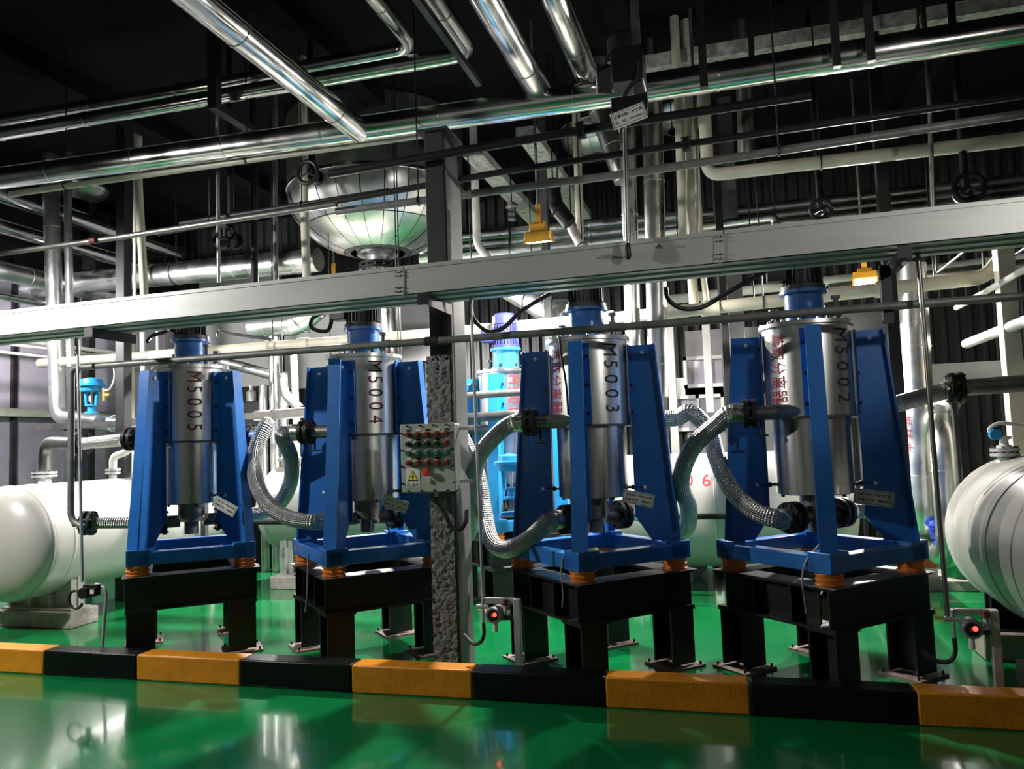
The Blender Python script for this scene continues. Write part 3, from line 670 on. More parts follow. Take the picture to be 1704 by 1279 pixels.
# ------------------------------------------------------------------ motor cables and earth wires
def cable(label, pts, r=.016, m='rubber', name='motor_cable', group='black motor cables'):
    return obj(name, MB().tube(catmull(pts, 8), r, 10), m, label=label, cat='cable', group=group)
cable('black cable sagging from the tray to the motor of M5003', [Q(783, 500, 5.25), Q(788, 530, 5.3), Q(812, 551, 5.35), Q(838, 545, 5.4), Q(862, 522, 5.45), Q(885, 506, 5.5), (AX[3][0] - .23, AX[3][1] - .08, 2.70)])
cable('black cable sagging from the tray to the motor of M5002', [Q(1108, 478, 5.25), Q(1112, 498, 5.3), Q(1135, 513, 5.35), Q(1168, 511, 5.4), Q(1205, 490, 5.45), Q(1240, 470, 5.5), (AX[2][0] - .23, AX[2][1] - .08, 2.72)])
cable('black cable looping at the motor of M5004', [Q(548, 515, 5.4), Q(520, 530, 5.5), Q(520, 546, 5.55), Q(545, 550, 5.6), (AX[4][0] - .23, AX[4][1] - .08, 2.68)])
cable('black cable bunched at the motor of M5005', [Q(245, 568, 5.4), Q(255, 558, 5.5), Q(275, 552, 5.55), (AX[5][0] - .23, AX[5][1] - .08, 2.66)])
for n_, pts_, lb_ in ((2, ((1364, 905), (1341, 935), (1335, 965), (1338, 990), (1342, 1020)), 'thin grey earth wire over the base of M5002'),
                      (3, ((938, 925), (934, 950), (937, 985), (936, 1010)), 'thin grey earth wire over the base of M5003'),
                      (4, ((513, 922), (512, 950), (511, 990), (508, 1018)), 'thin dark earth wire over the base of M5004'),
                      (5, ((216, 940), (216, 1000), (215, 1060), (208, 1078)), 'thin dark earth wire beside the stand of M5005')):
    cable(lb_, [Q(a, b, AX[n_][1] - .55) for a, b in pts_], .006, 'cable_grey', 'earth_wire', 'thin earth wires')
cable('thin black cable hanging down the drum of M5003', [Q(931, 560, 5.38), Q(934, 590, 5.38), Q(942, 640, 5.38), Q(946, 690, 5.40)], .008, 'rubber', 'drum_cable', 'black motor cables')

# ------------------------------------------------------------------ pale horizontal tanks
def tank(label, c, axis, r, L, seams=(.12,), saddles=(), pad=.16, name='storage_tank', m='tank_white', n=56, sad_m='tank_white'):
    """c: centre of the near end's tangent line; axis: unit vector along the barrel"""
    c = Vector(c); a = Vector(axis).normalized(); d = r * .5
    t = thing(name, (c.x + a.x * L / 2, c.y + a.y * L / 2, 0), label, 'tank', 'pale storage tanks')
    prof = [(0, -d)] + [(r * math.sin(k * PI / 24), -d * math.cos(k * PI / 24)) for k in range(1, 12)] + [(r, 0), (r, L)] + [(r * math.cos(k * PI / 24), L + d * math.sin(k * PI / 24)) for k in range(1, 12)] + [(0, L + d)]
    sh = obj('shell', MB().lathe(prof, c, a, n), m, t, angle=60)
    for s in seams: obj('weld_seam', MB().lathe([(r, -.016), (r + .006, -.006), (r + .006, .006), (r, .016)], c + a * s, a, n, caps=False), m, sh, angle=80)
    side = Vector((-a.y, a.x, 0))
    for s in saddles:
        p = c + a * s; zb_ = pad; zs = p.z - r * .55
        w = r * 1.5
        pl = [p + side * (w / 2 * k) for k in (-1, 1)]
        arc = [p + side * (r * 1.0 * math.sin(q)) - Vector((0, 0, r * 1.0 * math.cos(q))) for q in [(-.82 + 1.64 * i / 10) for i in range(11)]]
        poly = [Vector((pl[0].x, pl[0].y, zb_)), Vector((pl[1].x, pl[1].y, zb_))] + list(reversed(arc))
        poly = [q - a * .012 for q in poly]
        sd = obj('saddle', MB().prism(poly, a * .024), sad_m, t)
        for k in (-.92, -.3, .3, .92):
            b_ = p + side * (w / 2 * k); zt_ = p.z - math.sqrt(max(.02, r * r - (w / 2 * k) ** 2)) - .004
            obj('gusset', MB().bar(Vector((b_.x, b_.y, zb_)), Vector((b_.x, b_.y, zt_)), .02, .16, up=a), sad_m, sd)
        R = Matrix((side, a, Vector((0, 0, 1)))).transposed()
        obj('base_plate', MB().box((p.x, p.y, zb_ - .008), (w * 1.05, .24, .018), rot=R), sad_m, sd)
        obj('plinth', MB().box((p.x, p.y, (zb_ - .017) / 2), (w * 1.15, .34, zb_ - .017), rot=R), 'concrete_pad', t, bevel=.01)
    return t, sh
zc_ = .86
cL = Q(14, 905, 5.75)
tkL, _ = tank('big pale tank with domed end at the far left', (cL.x - .03, 5.78, cL.z), (0, 1, 0), .53, 2.9, (.0, .24), (.42, 2.4), .17)
def nozzle(t, px, py, y, r, h, elbow=None, m='pipe_white', name='nozzle'):
    p = Q(px, py, y); mb = MB().lathe([(r * 1.5, -.05), (r, 0), (r, h)], p - Vector((0, 0, h)), n=20)
    nz = obj(name, mb, m, t); flange(t, p, (0, 0, 1), r * 1.9, 'galv', .022, 8, gap=.006)
    return p
p = nozzle(tkL, 74, 789, 6.5, .062, .10)
o = obj('elbow_pipe', MB().tube(fillet([p, p + Vector((0, 0, .33)), Q(135, 738, 6.2)], .16), .062, 16), 'pipe_steel', label='dark elbow pipe rising from the left tank', cat='pipe')
flange(o, Q(135, 738, 6.2), Q(135, 738, 6.2) - (p + Vector((0, 0, .33))), .12, bolts=8)
e0, e1 = Q(135, 738, 6.2), up(5, -1)
hose('straight braided pipe from the left tank elbow to the upper port of M5005', [e0, e0.lerp(e1, .4), e0.lerp(e1, .8), e1], .055)
p = nozzle(tkL, 188, 784, 7.1, .04, .10)
obj('elbow_pipe', MB().tube(fillet([p, p + Vector((0, 0, .16)), p + Vector((.16, .0, .20)), p + Vector((.24, 0, .26))], .06), .04, 14), 'pipe_white', label='short white elbow pipe on top of the left tank', cat='pipe')

cR = Q(1668, 884, 6.6)
tkR, _ = tank('big pale banded tank at the right edge', (cR.x + .18, 4.78, cR.z), (0, 1, 0), .56, 1.82, (1.79, 1.60, 1.22, .85), (.55, 1.50), .20, sad_m='stand_black')
p = nozzle(tkR, 1672, 752, 6.45, .05, .05)
g = thing('tank_valve', p, 'small valve with pale tubing on top of the right tank', 'valve')
obj('valve_body', MB().lathe([(.05, 0), (.05, .02), (.03, .025), (.03, .06), (.05, .065), (.05, .085)], p + Vector((0, 0, .03)), n=18), 'pipe_white', g)
obj('tubing', MB().tube(catmull([p + Vector((-.02, 0, .10)), p + Vector((-.09, 0, .16)), p + Vector((-.02, 0, .21)), p + Vector((.12, 0, .19)), p + Vector((.25, 0, .17))], 6), .014, 8), 'pipe_white', g)
obj('gauge', MB().cyl(p + Vector((-.06, -.0, .13)), p + Vector((-.06, -.05, .13)), .04, n=18), 'valve_and_lit_blue', g)

c6 = Q(1170, 848, 8.6)
tk6, sh6 = tank('white tank numbered 06 behind separators M5002 and M5003', (Q(1020, 848, 8.6).x, 8.6 + .1, c6.z), (1, 0, 0), .60, 2.2, (.0, 1.1), (.3, 1.8), .14)
for ch, px in (('0', 1146), ('6', 1175)):
    p = Q(px, 800, 8.15); zz = p.z; dz = zz - c6.z; yy = 8.7 - math.sqrt(.6 ** 2 - dz ** 2) - .006
    def fn(x, y_, px_=px, yy=yy, zz=zz): q_ = Q(px_, 800, yy); zq = zz + y_ * .17; return (q_.x + x * .19, 8.7 - math.sqrt(.36 - (zq - c6.z) ** 2) - .004, zq)
    obj('letter', MB().glyph(ch, fn), 'ink_red', sh6, angle=180)
c4 = Q(455, 846, 8.2)
tk4, _ = tank('white tank seen in the gap between M5004 and M5005', (Q(452, 846, 8.2).x, 8.5, c4.z), (1, 0, 0), .50, 1.9, (0, .9), (.22, 1.6), .16)
obj('manhole_cover', MB().lathe([(.16, 0), (.16, .08), (.20, .082), (.20, .12), (0, .13)], (Q(456, 846, 8.2).x + .1, 8.5, c4.z + .47), n=28), 'tank_white', tk4)
# ================================================================== overhead and background pipework
def pipe(label, pts, r, m='clad', rad=.16, band=0, hang=(), top=False, foot=False, name='pipe', cat='pipe', group=None, n=18, flanges=(), end=None):
    pts = [Q(*p) if isinstance(p, tuple) and len(p) == 3 and p[0] > 4.9 or (isinstance(p, tuple) and abs(p[0]) > 20) else Vector(p) for p in pts]
    for i, j, lim in ((0, 1, XL + .03), (-1, -2, XR - .01)):                   # runs that leave the picture go on to the wall
        a, b = pts[i], pts[j]
        if (column_of(a) < 0 and i == 0 or column_of(a) > IW and i == -1) and abs(a.x - b.x) > .8 * (a - b).length: pts[i] = b + (a - b) * ((lim - b.x) / (a.x - b.x))
    if top: pts = [Vector((pts[0].x, pts[0].y, ZC - .002))] + pts
    if foot: pts = pts + [Vector((pts[-1].x, pts[-1].y, .002))]
    path = fillet(pts, rad) if len(pts) > 2 else pts
    o = obj(name, MB().tube(path, r, n), m, label=label, cat=cat, group=group)
    if band:                                       # cladding lap joints
        for a, b in zip(pts[:-1], pts[1:]):
            L = (b - a).length; d = (b - a).normalized(); k = max(1, int(L / band))
            for i in range(1, k + 1):
                q = a + d * (L * (i - .35) / k); obj('seam_band', MB().lathe([(r, -.010), (r + .0055, -.008), (r + .0055, .008), (r, .010)], q, d, n, caps=False), m, o)
    for t_ in hang:
        k = t_ * (len(pts) - 1); i = min(int(k), len(pts) - 2); q = pts[i].lerp(pts[i + 1], k - i)
        obj('hanger_rod', MB().cyl(q, Vector((q.x, q.y, ZC)), .007, n=6).torus(q, pts[i + 1] - pts[i], r + .006, .006, 16, 6), 'rail_dark', o)
    for (i, t_, R) in flanges:
        a, b = pts[i], pts[i + 1]; flange(o, a.lerp(b, t_), b - a, R, 'iron_black', .018, 6, gap=.005)
    return o
P3 = lambda px, py, y: Q(px, py, y)
def V(px, py, y): return Q(px, py, y)
def away(p, L): return Vector(p) + Vector((0, L, 0))
INS = 'insulated overhead pipes'
# two long ones nearest, along the row
pipe('long shiny insulated pipe overhead in front, running the full width', [V(-120, 313, 5.8), V(600, 214, 5.8), V(1040, 152, 5.8), V(1950, 8, 5.8)], .105, rad=.3, band=.95, group=INS)
e_ = V(690, 78, 6.1); pipe('upper shiny insulated pipe at top left that turns forward at its elbow', [V(-100, 219, 6.1), V(350, 143, 6.1), e_, away(e_, -5.2)], .068, rad=.2, band=1.0, group=INS)
e_ = V(785, 88, 5.95); pipe('lower shiny insulated pipe at top left paired beneath another, turning forward', [V(-100, 240, 5.95), V(350, 163, 5.95), e_, away(e_, -5.0)], .068, rad=.2, band=1.0, group=INS)
# ones that come forward over the camera
p = V(600, 220, 5.8); pipe('big shiny pipe slanting down from the top left to the main overhead pipe', [away(p, -5.0), away(p, -.02)], .098, band=1.2, group=INS)
p = V(897, 152, 5.8); pipe('big shiny pipe coming forward at top centre, left of the valve box', [away(p, -5.0), p + Vector((0, 0, .0)), p + Vector((0, .02, -.06))], .098, band=1.2, group=INS, rad=.02)
p = V(975, 122, 5.9); pipe('big shiny pipe coming forward at top centre, ending in crumpled foil', [away(p, -5.0), p], .098, band=1.2, group=INS)
fb = thing('foil_box', V(978, 135, 5.85), 'crumpled silver foil wrap at the end of the top centre pipe', 'insulation')
c = V(978, 118, 5.95); mbf = MB(); random.seed(4)
for k in range(5):
    for i in range(10):
        a = 2 * PI * i / 10; rr = .17 + random.uniform(-.03, .03); mbf.v.append(c + Vector((math.cos(a) * rr, math.sin(a) * rr * .6, .12 - .07 * k + random.uniform(-.02, .02))))
for k in range(4):
    for i in range(10): mbf.f.append((k * 10 + i, k * 10 + (i + 1) % 10, k * 10 + 10 + (i + 1) % 10, k * 10 + 10 + i))
mbf.f.append(tuple(range(40, 50)))
obj('foil_wrap', mbf, 'clad', fb, angle=10)
p = V(797, 143, 6.1); obj('angle_iron', MB().bar(away(p, -4.5), p, .05, .008).bar(away(p, -4.5) + Vector((.022, 0, .02)), p + Vector((.022, 0, .02)), .006, .05), 'steel_dark', label='thin steel angle slanting forward at top centre between two shiny pipes', cat='steel angle')
# hangers
def hanger(label, px, py, y, reach=.7, w=.085, m='rail_dark'):
    p = V(px, py, y); t = thing('pipe_hanger', (p.x, p.y, p.z), label, 'hanger', 'pipe hangers')
    obj('post', MB().box((p.x, p.y, (p.z + ZC) / 2), (w, w, ZC - p.z)), m, t)
    if reach > .4: obj('arm', MB().bar((p.x, p.y - .04, p.z - .03), (p.x, p.y + reach, p.z - .03), w, .06), m, t)
    return t
hanger('dark pipe hanger at top left carrying the two upper pipes', 357, 172, 5.75, .7)
hanger('dark pipe hanger above the main pipe at upper right', 1172, 146, 5.62, .3, .055)
hanger('second dark pipe hanger above the main pipe at upper right', 1393, 112, 5.62, .3, .05)
hanger('third dark pipe hanger above the main pipe, near the right edge', 1450, 103, 5.62, .3, .05)
# beam with flaking paint, ceiling beams
a, b = V(1000, 122, 7.4), V(2050, -55, 7.4)
bm_ = thing('ceiling_beam', ((a.x + b.x) / 2, 7.4, a.z), 'weathered pale beam above the main pipe at upper right', 'beam')
b = a.lerp(b, (XR - .01 - a.x) / (b.x - a.x))
for k in range(4): obj('beam_piece', MB().bar(a.lerp(b, k / 4 + .005), a.lerp(b, (k + 1) / 4 - .005), .16, .13), 'beam_paint', bm_)
for i, (px, py, lab) in enumerate(((805, 272, 'pale beam running away behind the column, left one'), (890, 240, 'pale beam running away behind the column, right one'))):
    p = V(px, py, 8.3); obj('ceiling_beam', MB().box((p.x, 9.6, p.z), (.22, 3.4, .10)), 'beam_paint', label=lab, cat='beam')
for i, x in enumerate((-6.4, -3.6, -.8, 2.2)):
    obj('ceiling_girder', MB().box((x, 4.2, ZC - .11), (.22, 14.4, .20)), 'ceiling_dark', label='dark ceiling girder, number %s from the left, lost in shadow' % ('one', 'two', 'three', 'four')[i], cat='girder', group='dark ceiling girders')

RAIL = 'dark horizontal rails below the main pipe'
pipe('cream pipe just under the main overhead pipe at left', [V(18, 323, 5.95), V(720, 222, 5.95)], .030, 'pipe_olive', group='cream pipes', hang=(.15, .6))
pipe('black pipe rail with clamp crossing in front of the column near the top', [V(548, 289, 5.15), V(1030, 206, 5.15), V(1350, 158, 5.15)], .030, 'iron_black', group=RAIL, flanges=((0, .88, .062),))
pipe('long thin black rail crossing below the clamp rail', [V(262, 388, 5.9), V(830, 287, 5.9), V(1120, 243, 5.9), V(1760, 150, 5.9)], .026, 'iron_black', group=RAIL, flanges=((2, .02, .06),))
pipe('grey pipe rail lowest of the three crossing behind the column at right', [V(560, 352, 5.7), V(1050, 288, 5.7), V(1780, 178, 5.7)], .030, 'pipe_grey', group=RAIL, hang=(.15, .6))
pipe('thin black rail from the dome vessel to the left', [V(300, 372, 6.3), V(648, 317, 6.3)], .024, 'rail_dark', group=RAIL, hang=(.15, .6))
gp = pipe('grey pipe rail crossing at left above the cable tray with a red mark', [V(-30, 426, 5.6), V(190, 396, 5.6), V(560, 339, 5.6)], .024, 'pipe_steel', group=RAIL)
p = V(155, 400, 5.57); obj('red_mark', MB().cyl(p + Vector((-.03, 0, 0)), p + Vector((.03, 0, 0)), .0258, n=14), 'ink_maroon', gp)
pipe('thick cream pipe with elbow at upper right behind the rails', [V(1170, 150, 7.0), V(1178, 292, 7.0), V(1780, 222, 7.0)], .056, 'pipe_cream', .12, group='cream pipes', hang=(.15, .6))
# silver pipes far behind
FAR = 'silver pipes far behind'
pipe('wide silver duct behind the tray at left', [V(60, 478, 8.9), V(238, 460, 8.9), V(530, 432, 8.9)], .155, 'clad_soft', band=.8, group=FAR, hang=(.15, .6))
for i, (dy, lab) in enumerate(((0, 'top of three silver pipes behind the lamp'), (16, 'middle of three silver pipes behind the lamp'), (31, 'bottom of three silver pipes behind the lamp'))):
    pipe(lab, [V(700, 401 + dy, 9.8 - .1 * i), V(1240, 351 + dy * .9, 9.8 - .1 * i), V(1900, 276 + dy * .9, 9.8 - .1 * i)], .07, 'clad_soft', band=1.3, group=FAR, hang=(.15, .6))
pipe('short silver pipe with elbow just above the tray at right', [V(1060, 392, 9.0), V(1290, 360, 9.0), V(1290, 420, 9.0)], .05, 'clad_soft', .08, group=FAR, hang=(.15, .6))
# cream pipe below the tray
o = pipe('long cream pipe behind the separators below the cable tray', [V(252, 592, 7.9), V(600, 566, 7.9), V(1050, 527, 7.9), V(1640, 462, 7.9), V(1668, 425, 7.9)], .064, 'pipe_cream', .12, group='cream pipes', hang=(.15, .6))
for px, py in ((452, 577), (505, 573), (1010, 530), (1185, 512), (1470, 481)): q = V(px, py, 7.9); obj('coupling', MB().cyl(q - Vector((.07, 0, 0)), q + Vector((.07, 0, 0)), .078, n=18), 'pipe_cream', o)
pipe('second cream pipe high behind M5002', [V(1180, 515, 8.6), V(1440, 486, 8.6), V(1760, 440, 8.6)], .05, 'pipe_cream', group='cream pipes', hang=(.15, .6))
pipe('olive pipe with open end at left below the tray', [V(66, 604, 8.0), V(310, 588, 8.0)], .06, 'pipe_olive', group='cream pipes', hang=(.15, .6))
# pipes along the left wall running away
for i, (py, r_, m_, lab) in enumerate(((322, .13, 'clad', 'topmost silver pipe along the left wall'), (376, .10, 'clad', 'second silver pipe along the left wall'), (450, .13, 'clad_soft', 'third silver pipe along the left wall'), (492, .05, 'clad', 'thin silver pipe fourth along the left wall'), (562, .03, 'pipe_white', 'white thin pipe lowest along the left wall'))):
    q = at(0, py, x=-8.95); pipe(lab, [Vector((-8.95, 3.5, q.z)), Vector((-8.95, 11.2, q.z))], r_, m_, band=1.1 if r_ > .06 else 0, group='pipes along the left wall')
for i, (py, lab) in enumerate(((578, 'upper white rod under the tray at left'), (592, 'lower white rod under the tray at left'))):
    q = at(60, py, x=-8.6); pipe(lab, [Vector((-8.6, 6.3, q.z)), Vector((-8.6, 11.0, q.z))], .02, 'pipe_white', group='pipes along the left wall')
# verticals
VG = 'vertical pipes behind the tray'
pipe('thick shiny vertical pipe at far left turning into the valve line', [V(84, 292, 8.0), V(97, 694, 8.0), V(240, 710, 8.0)], .10, 'clad_soft', .14, band=1.0, group=VG, top=True)
pipe('slim shiny vertical pipe beside the thick one at far left', [V(113, 355, 8.0), V(118, 610, 8.0)], .048, 'clad_soft', group=VG, top=True)
pipe('thin white vertical pipe at far left behind the tank', [V(40, 462, 9.15), V(46, 806, 9.15)], .046, 'pipe_white', group=VG, foot=True, top=True)
pipe('cream vertical pipe at left above the tray', [V(230, 300, 7.6), V(242, 520, 7.6)], .046, 'pipe_cream', group=VG, top=True)
pipe('thin steel vertical rod at left above the tray', [V(362, 270, 6.2), V(364, 470, 6.2)], .018, 'steel_low', group=VG, top=True)
pipe('black vertical pipe with flange left of the dome vessel', [V(422, 250, 6.6), V(424, 480, 6.6)], .034, 'iron_black', group=VG, flanges=((0, .88, .07),), top=True)
pipe('dark slim vertical pipe left of the dome vessel', [V(458, 260, 6.9), V(459, 480, 6.9)], .026, 'pipe_grey', group=VG, top=True)
pipe('cream vertical pipe touching the left side of the dome vessel', [V(507, 362, 6.8), V(511, 480, 6.8)], .042, 'pipe_cream', group=VG, top=True)
pipe('white vertical pipe with bent foot right of the column above the tray', [V(788, 240, 8.4), V(794, 408, 8.4), V(822, 440, 8.4)], .045, 'pipe_white', .1, group=VG, top=True)
pipe('cream vertical pipe right of the yellow lamp', [V(960, 225, 8.4), V(966, 420, 8.4)], .045, 'pipe_cream', group=VG, top=True)
pipe('shiny vertical pipe left of the pair at upper centre right', [V(1044, 215, 7.5), V(1056, 660, 7.5)], .075, 'clad_soft', band=.9, group=VG, top=True)
pipe('thicker shiny vertical pipe of the pair at upper centre right', [V(1086, 205, 7.7), V(1096, 660, 7.7)], .10, 'clad_soft', band=.9, group=VG, top=True)
pipe('left cream vertical pipe beside the shiny pair', [V(1129, 170, 7.3), V(1138, 420, 7.3)], .042, 'pipe_cream', group=VG, top=True)
pipe('right cream vertical pipe beside the shiny pair', [V(1147, 170, 7.4), V(1153, 420, 7.4)], .046, 'pipe_cream', group=VG, top=True)
pipe('thin chrome vertical tube beside the cream pair', [V(1157, 190, 7.2), V(1160, 420, 7.2)], .016, 'clad_soft', group=VG, top=True)
pipe('thin steel vertical tube at right above the tray', [V(1545, 130, 6.4), V(1553, 350, 6.4)], .018, 'steel_low', group=VG, top=True)
o = pipe('thick shiny vertical pipe with red lettering right of M5002', [V(1515, 440, 8.0), V(1537, 868, 8.0), away(V(1537, 868, 8.0), 3.47)], .135, 'clad_soft', band=.9, group=VG)
ctr = V(1526, 700, 8.0)
for i, ch in enumerate('循环水'):
    def fn(x, y_, i=i):
        a = -PI / 2 - .95 + y_ * .09 / .135; return (ctr.x + .138 * math.cos(a) + (0), ctr.y + .138 * math.sin(a), ctr.z - i * .12 - x * .11)
    obj('letter', MB().glyph(ch, fn), 'ink_red', o, angle=180)
pipe('shiny vertical pipe with rounded top beside the right tank', [V(1580, 655, 8.5), V(1566, 712, 7.6), V(1583, 930, 7.6), away(V(1583, 930, 7.6), 3.87)], .105, 'clad_soft', .25, band=.5, group=VG)
pipe('silver elbow pipe behind the right leg of M5002', [V(1494, 460, 8.2), V(1501, 552, 8.2), V(1440, 610, 8.2)], .075, 'clad_soft', .12, band=.4, group=VG)
pipe('slim grey vertical pipe right of the rounded silver pipe', [V(1586, 664, 5.98), V(1598, 800, 5.98)], .017, 'pipe_grey', group=VG)
pipe('pair of bright slim risers behind M5005, left', [V(437, 640, 9.25), V(440, 800, 9.25)], .055, 'clad_soft', group=VG, foot=True)
pipe('pair of bright slim risers behind M5005, right', [V(455, 560, 9.25), V(460, 800, 9.25)], .07, 'clad_soft', group=VG, foot=True)
pipe('white vertical pipe left of M5004', [V(488, 575, 9.2), V(493, 700, 9.2)], .045, 'pipe_white', group=VG, foot=True)
pipe('bright silver riser between M5004 and the column', [V(645, 500, 9.2), V(652, 640, 9.2)], .085, 'clad_soft', group=VG, foot=True)
pipe('silver elbow pipe behind M5005 and M5004', [V(372, 602, 9.45), V(470, 628, 9.45), V(472, 700, 9.45)], .07, 'clad_soft', .1, band=.4, group=FAR, foot=True)
# posts and columns behind
def post(label, px0, py0, px1, py1, y, w, m, d=None):
    a, b = V(px0, py0, y), V(px1, py1, y)
    return obj('steel_post', MB().bar((a.x, a.y, a.z), (b.x, b.y, b.z), d or w, w, up=(1, 0, 0)), m, label=label, cat='post', group='posts behind the separators', bevel=.004)
def fpost(label, px, py, y, w, m, ztop): b = V(px, py, y); return obj('steel_post', MB().box((b.x, y, ztop / 2), (w, w, ztop)), m, label=label, cat='post', group='posts behind the separators', bevel=.004)
fpost('dark square post at left above the tray', 206, 420, 7.3, .12, 'rail_dark', ZC)
fpost('pale square post left of M5005', 216, 640, 8.4, .085, 'pipe_cream', 3.3)
fpost('dark square post left of the dome vessel', 148, 430, 9.4, .13, 'rail_dark', ZC)
fpost('left white post in front of the back wall windows', 1119, 640, 10.6, .10, 'wall_pale', 3.4)
fpost('right white post in front of the back wall windows', 1180, 640, 10.6, .10, 'wall_pale', 3.4)
fpost('cream square post at the right edge above the tank', 1686, 620, 7.4, .13, 'pipe_cream', 3.35)
fpost('dark post behind the right end of the cable tray', 1468, 300, 7.4, .10, 'rail_dark', ZC)
fpost('dark slim post behind the tray right of the cream pair', 1196, 350, 8.6, .08, 'rail_dark', ZC)
fpost('grey wide post at upper centre right', 1200, 220, 9.4, .27, 'steel_dark', ZC)
fpost('blue-grey slim post behind the yellow lamp', 905, 330, 8.9, .09, 'steel_dark', ZC)
fpost('dark square post seen between M5003 and M5002', 1100, 600, 10.9, .14, 'rail_dark', ZC)
# rails at mid height behind
def rail(label, px0, py0, px1, py1, y, w, h, m):
    a, b = V(px0, py0, y), V(px1, py1, y)
    o = obj('steel_rail', MB().bar(a, b, w, h), m, label=label, cat='rail', group='steel rails behind the separators')
    for t_ in (.12, .62): q = a.lerp(b, t_); obj('leg', MB().box((q.x, q.y, (q.z - h / 2) / 2), (.06, .06, q.z - h / 2)), 'steel_dark', o)
    return o
rail('steel channel carrying the blue-topped valve line at left', 62, 712, 530, 686, 7.75, .10, .07, 'pipe_steel')
rail('grey steel channel between M5003 and M5002', 1030, 700, 1330, 686, 9.65, .09, .10, 'galv')
pipe('grey handrail pipe behind the column', [V(630, 668, 7.15), V(905, 650, 7.15)], .034, 'pipe_grey', group=FAR, hang=(.15, .6))
pipe('lower white pipe behind the column', [V(630, 706, 7.0), V(880, 688, 7.0)], .045, 'pipe_steel', group=FAR, hang=(.15, .6))
pipe('dark pipe running low behind all separators', [V(390, 869, 7.9), V(1240, 858, 7.9)], .030, 'iron_black', group=FAR)
pipe('silver pipe lying behind M5004 at mid height', [V(425, 692, 8.0), V(640, 676, 8.0)], .06, 'clad_soft', group=FAR, hang=(.15, .6))
# right end: M5002 outlet line
u2 = up(2, 1); f2 = V(1588, 646, 5.98)
hose('straight braided pipe from the upper right port of M5002', [u2, u2.lerp(f2, .35), u2.lerp(f2, .7), f2], .058)
o = pipe('dark pipe leaving to the right edge at mid height', [f2, V(1850, 626, 5.98)], .058, 'pipe_grey', group=FAR); flange(o, f2 + Vector((.01, 0, 0)), (1, 0, 0), .11)
l2 = lowb(2, 1); hose('short braided stub from the bottom right port of M5002', [l2, diag(l2, 2, 1, .10), diag(l2, 2, 1, .22) + Vector((.08, -.02, 0)), diag(l2, 2, 1, .3) + Vector((.2, -.05, 0))], .055)
# thin rods at right under the tray
for i, (px, py, L, r_, lab) in enumerate(((1559, 454, 3.2, .012, 'left thin chrome rod at right under the tray'), (1638, 456, 3.2, .014, 'right thin chrome rod at right under the tray'), (1592, 512, 2.6, .026, 'white rod slanting behind the cream post'), (1608, 572, 2.4, .045, 'pale pipe slanting forward at the right edge'))):
    p = V(px, py, 8.6); up_ = [p + Vector((0, 0, .22))] if i < 2 else []
    pipe(lab, up_ + [p, away(p, -L)], r_, 'pipe_white' if i > 1 else 'clad', .03, group='rods at right under the tray')

# more clutter seen in the gaps
pipe('white vertical pipe left of M5005 below the tray', [V(237, 545, 8.7), V(240, 760, 8.7)], .035, 'pipe_white', group=VG, foot=True)
pipe('thin white vertical pipe next to the post left of M5005', [V(262, 540, 8.9), V(263, 700, 8.9)], .022, 'pipe_white', group=VG, foot=True)
pipe('thin white pipe bent under the tray left of M5005', [V(224, 520, 8.5), V(226, 588, 8.5), V(300, 582, 8.5)], .022, 'pipe_white', .06, group=VG, top=True)
pipe('slanting fat silver duct behind the motor of the back row separator', [V(850, 478, 9.6), V(985, 556, 8.8)], .17, 'clad_soft', band=.3, group=FAR, hang=(.3,))
pipe('square-looking silver duct above the cream pipe between M5005 and M5004', [V(420, 545, 9.4), V(500, 538, 9.4), V(540, 500, 9.4)], .16, 'clad_soft', .2, band=.35, group=FAR, hang=(.5,))
pipe('thin steel pipe with elbow above M5005', [V(362, 560, 7.2), V(363, 552, 7.2), V(452, 565, 7.4)], .016, 'pipe_steel', .03, group=FAR, hang=(.5,))
pipe('cream pipe dropping beside the cable of M5002', [V(1150, 440, 8.3), V(1156, 520, 8.3)], .05, 'pipe_cream', group=VG, top=True)
pipe('second cream pipe dropping beside the cable of M5002', [V(1168, 440, 8.3), V(1178, 520, 8.3)], .03, 'pipe_cream', group=VG, top=True)
pipe('silver pipe high behind M5002 under the tray', [V(1380, 482, 9.5), V(1530, 462, 9.5), V(1800, 430, 9.5)], .07, 'clad_soft', group=FAR, hang=(.3,))
pipe('grey pipe high behind M5002 under the tray', [V(1100, 500, 10.2), V(1800, 418, 10.2)], .06, 'pipe_white', group=FAR, hang=(.3,))
pipe('curved dark steel pipe behind M5005 and M5004', [V(470, 620, 9.0), V(472, 655, 9.0), V(500, 680, 9.0)], .06, 'clad_soft', .15, group=FAR, hang=(0.01,))
t = thing('white_bottle', V(418, 668, 9.5), 'small white plastic bottle in the gap right of M5005', 'bottle'); q = V(418, 668, 9.5)
obj('bottle_body', MB().lathe([(.06, 0), (.065, .01), (.065, .13), (.025, .17), (.025, .20), (.03, .20), (.03, .23), (0, .232)], q, n=18), 'white_plate', t)
b_ = obj('equipment_cabinet', MB().box((q.x - .0, q.y + .1, q.z / 2 - .002), (.6, .5, q.z)), 'iron_black', label='black equipment cabinet under the white bottle right of M5005', cat='cabinet', bevel=.01)
for k in range(2): obj('cabinet_door', MB().box((q.x - .15 + .3 * k, q.y - .158, q.z / 2), (.28, .016, q.z * .9)), 'iron_black', b_)

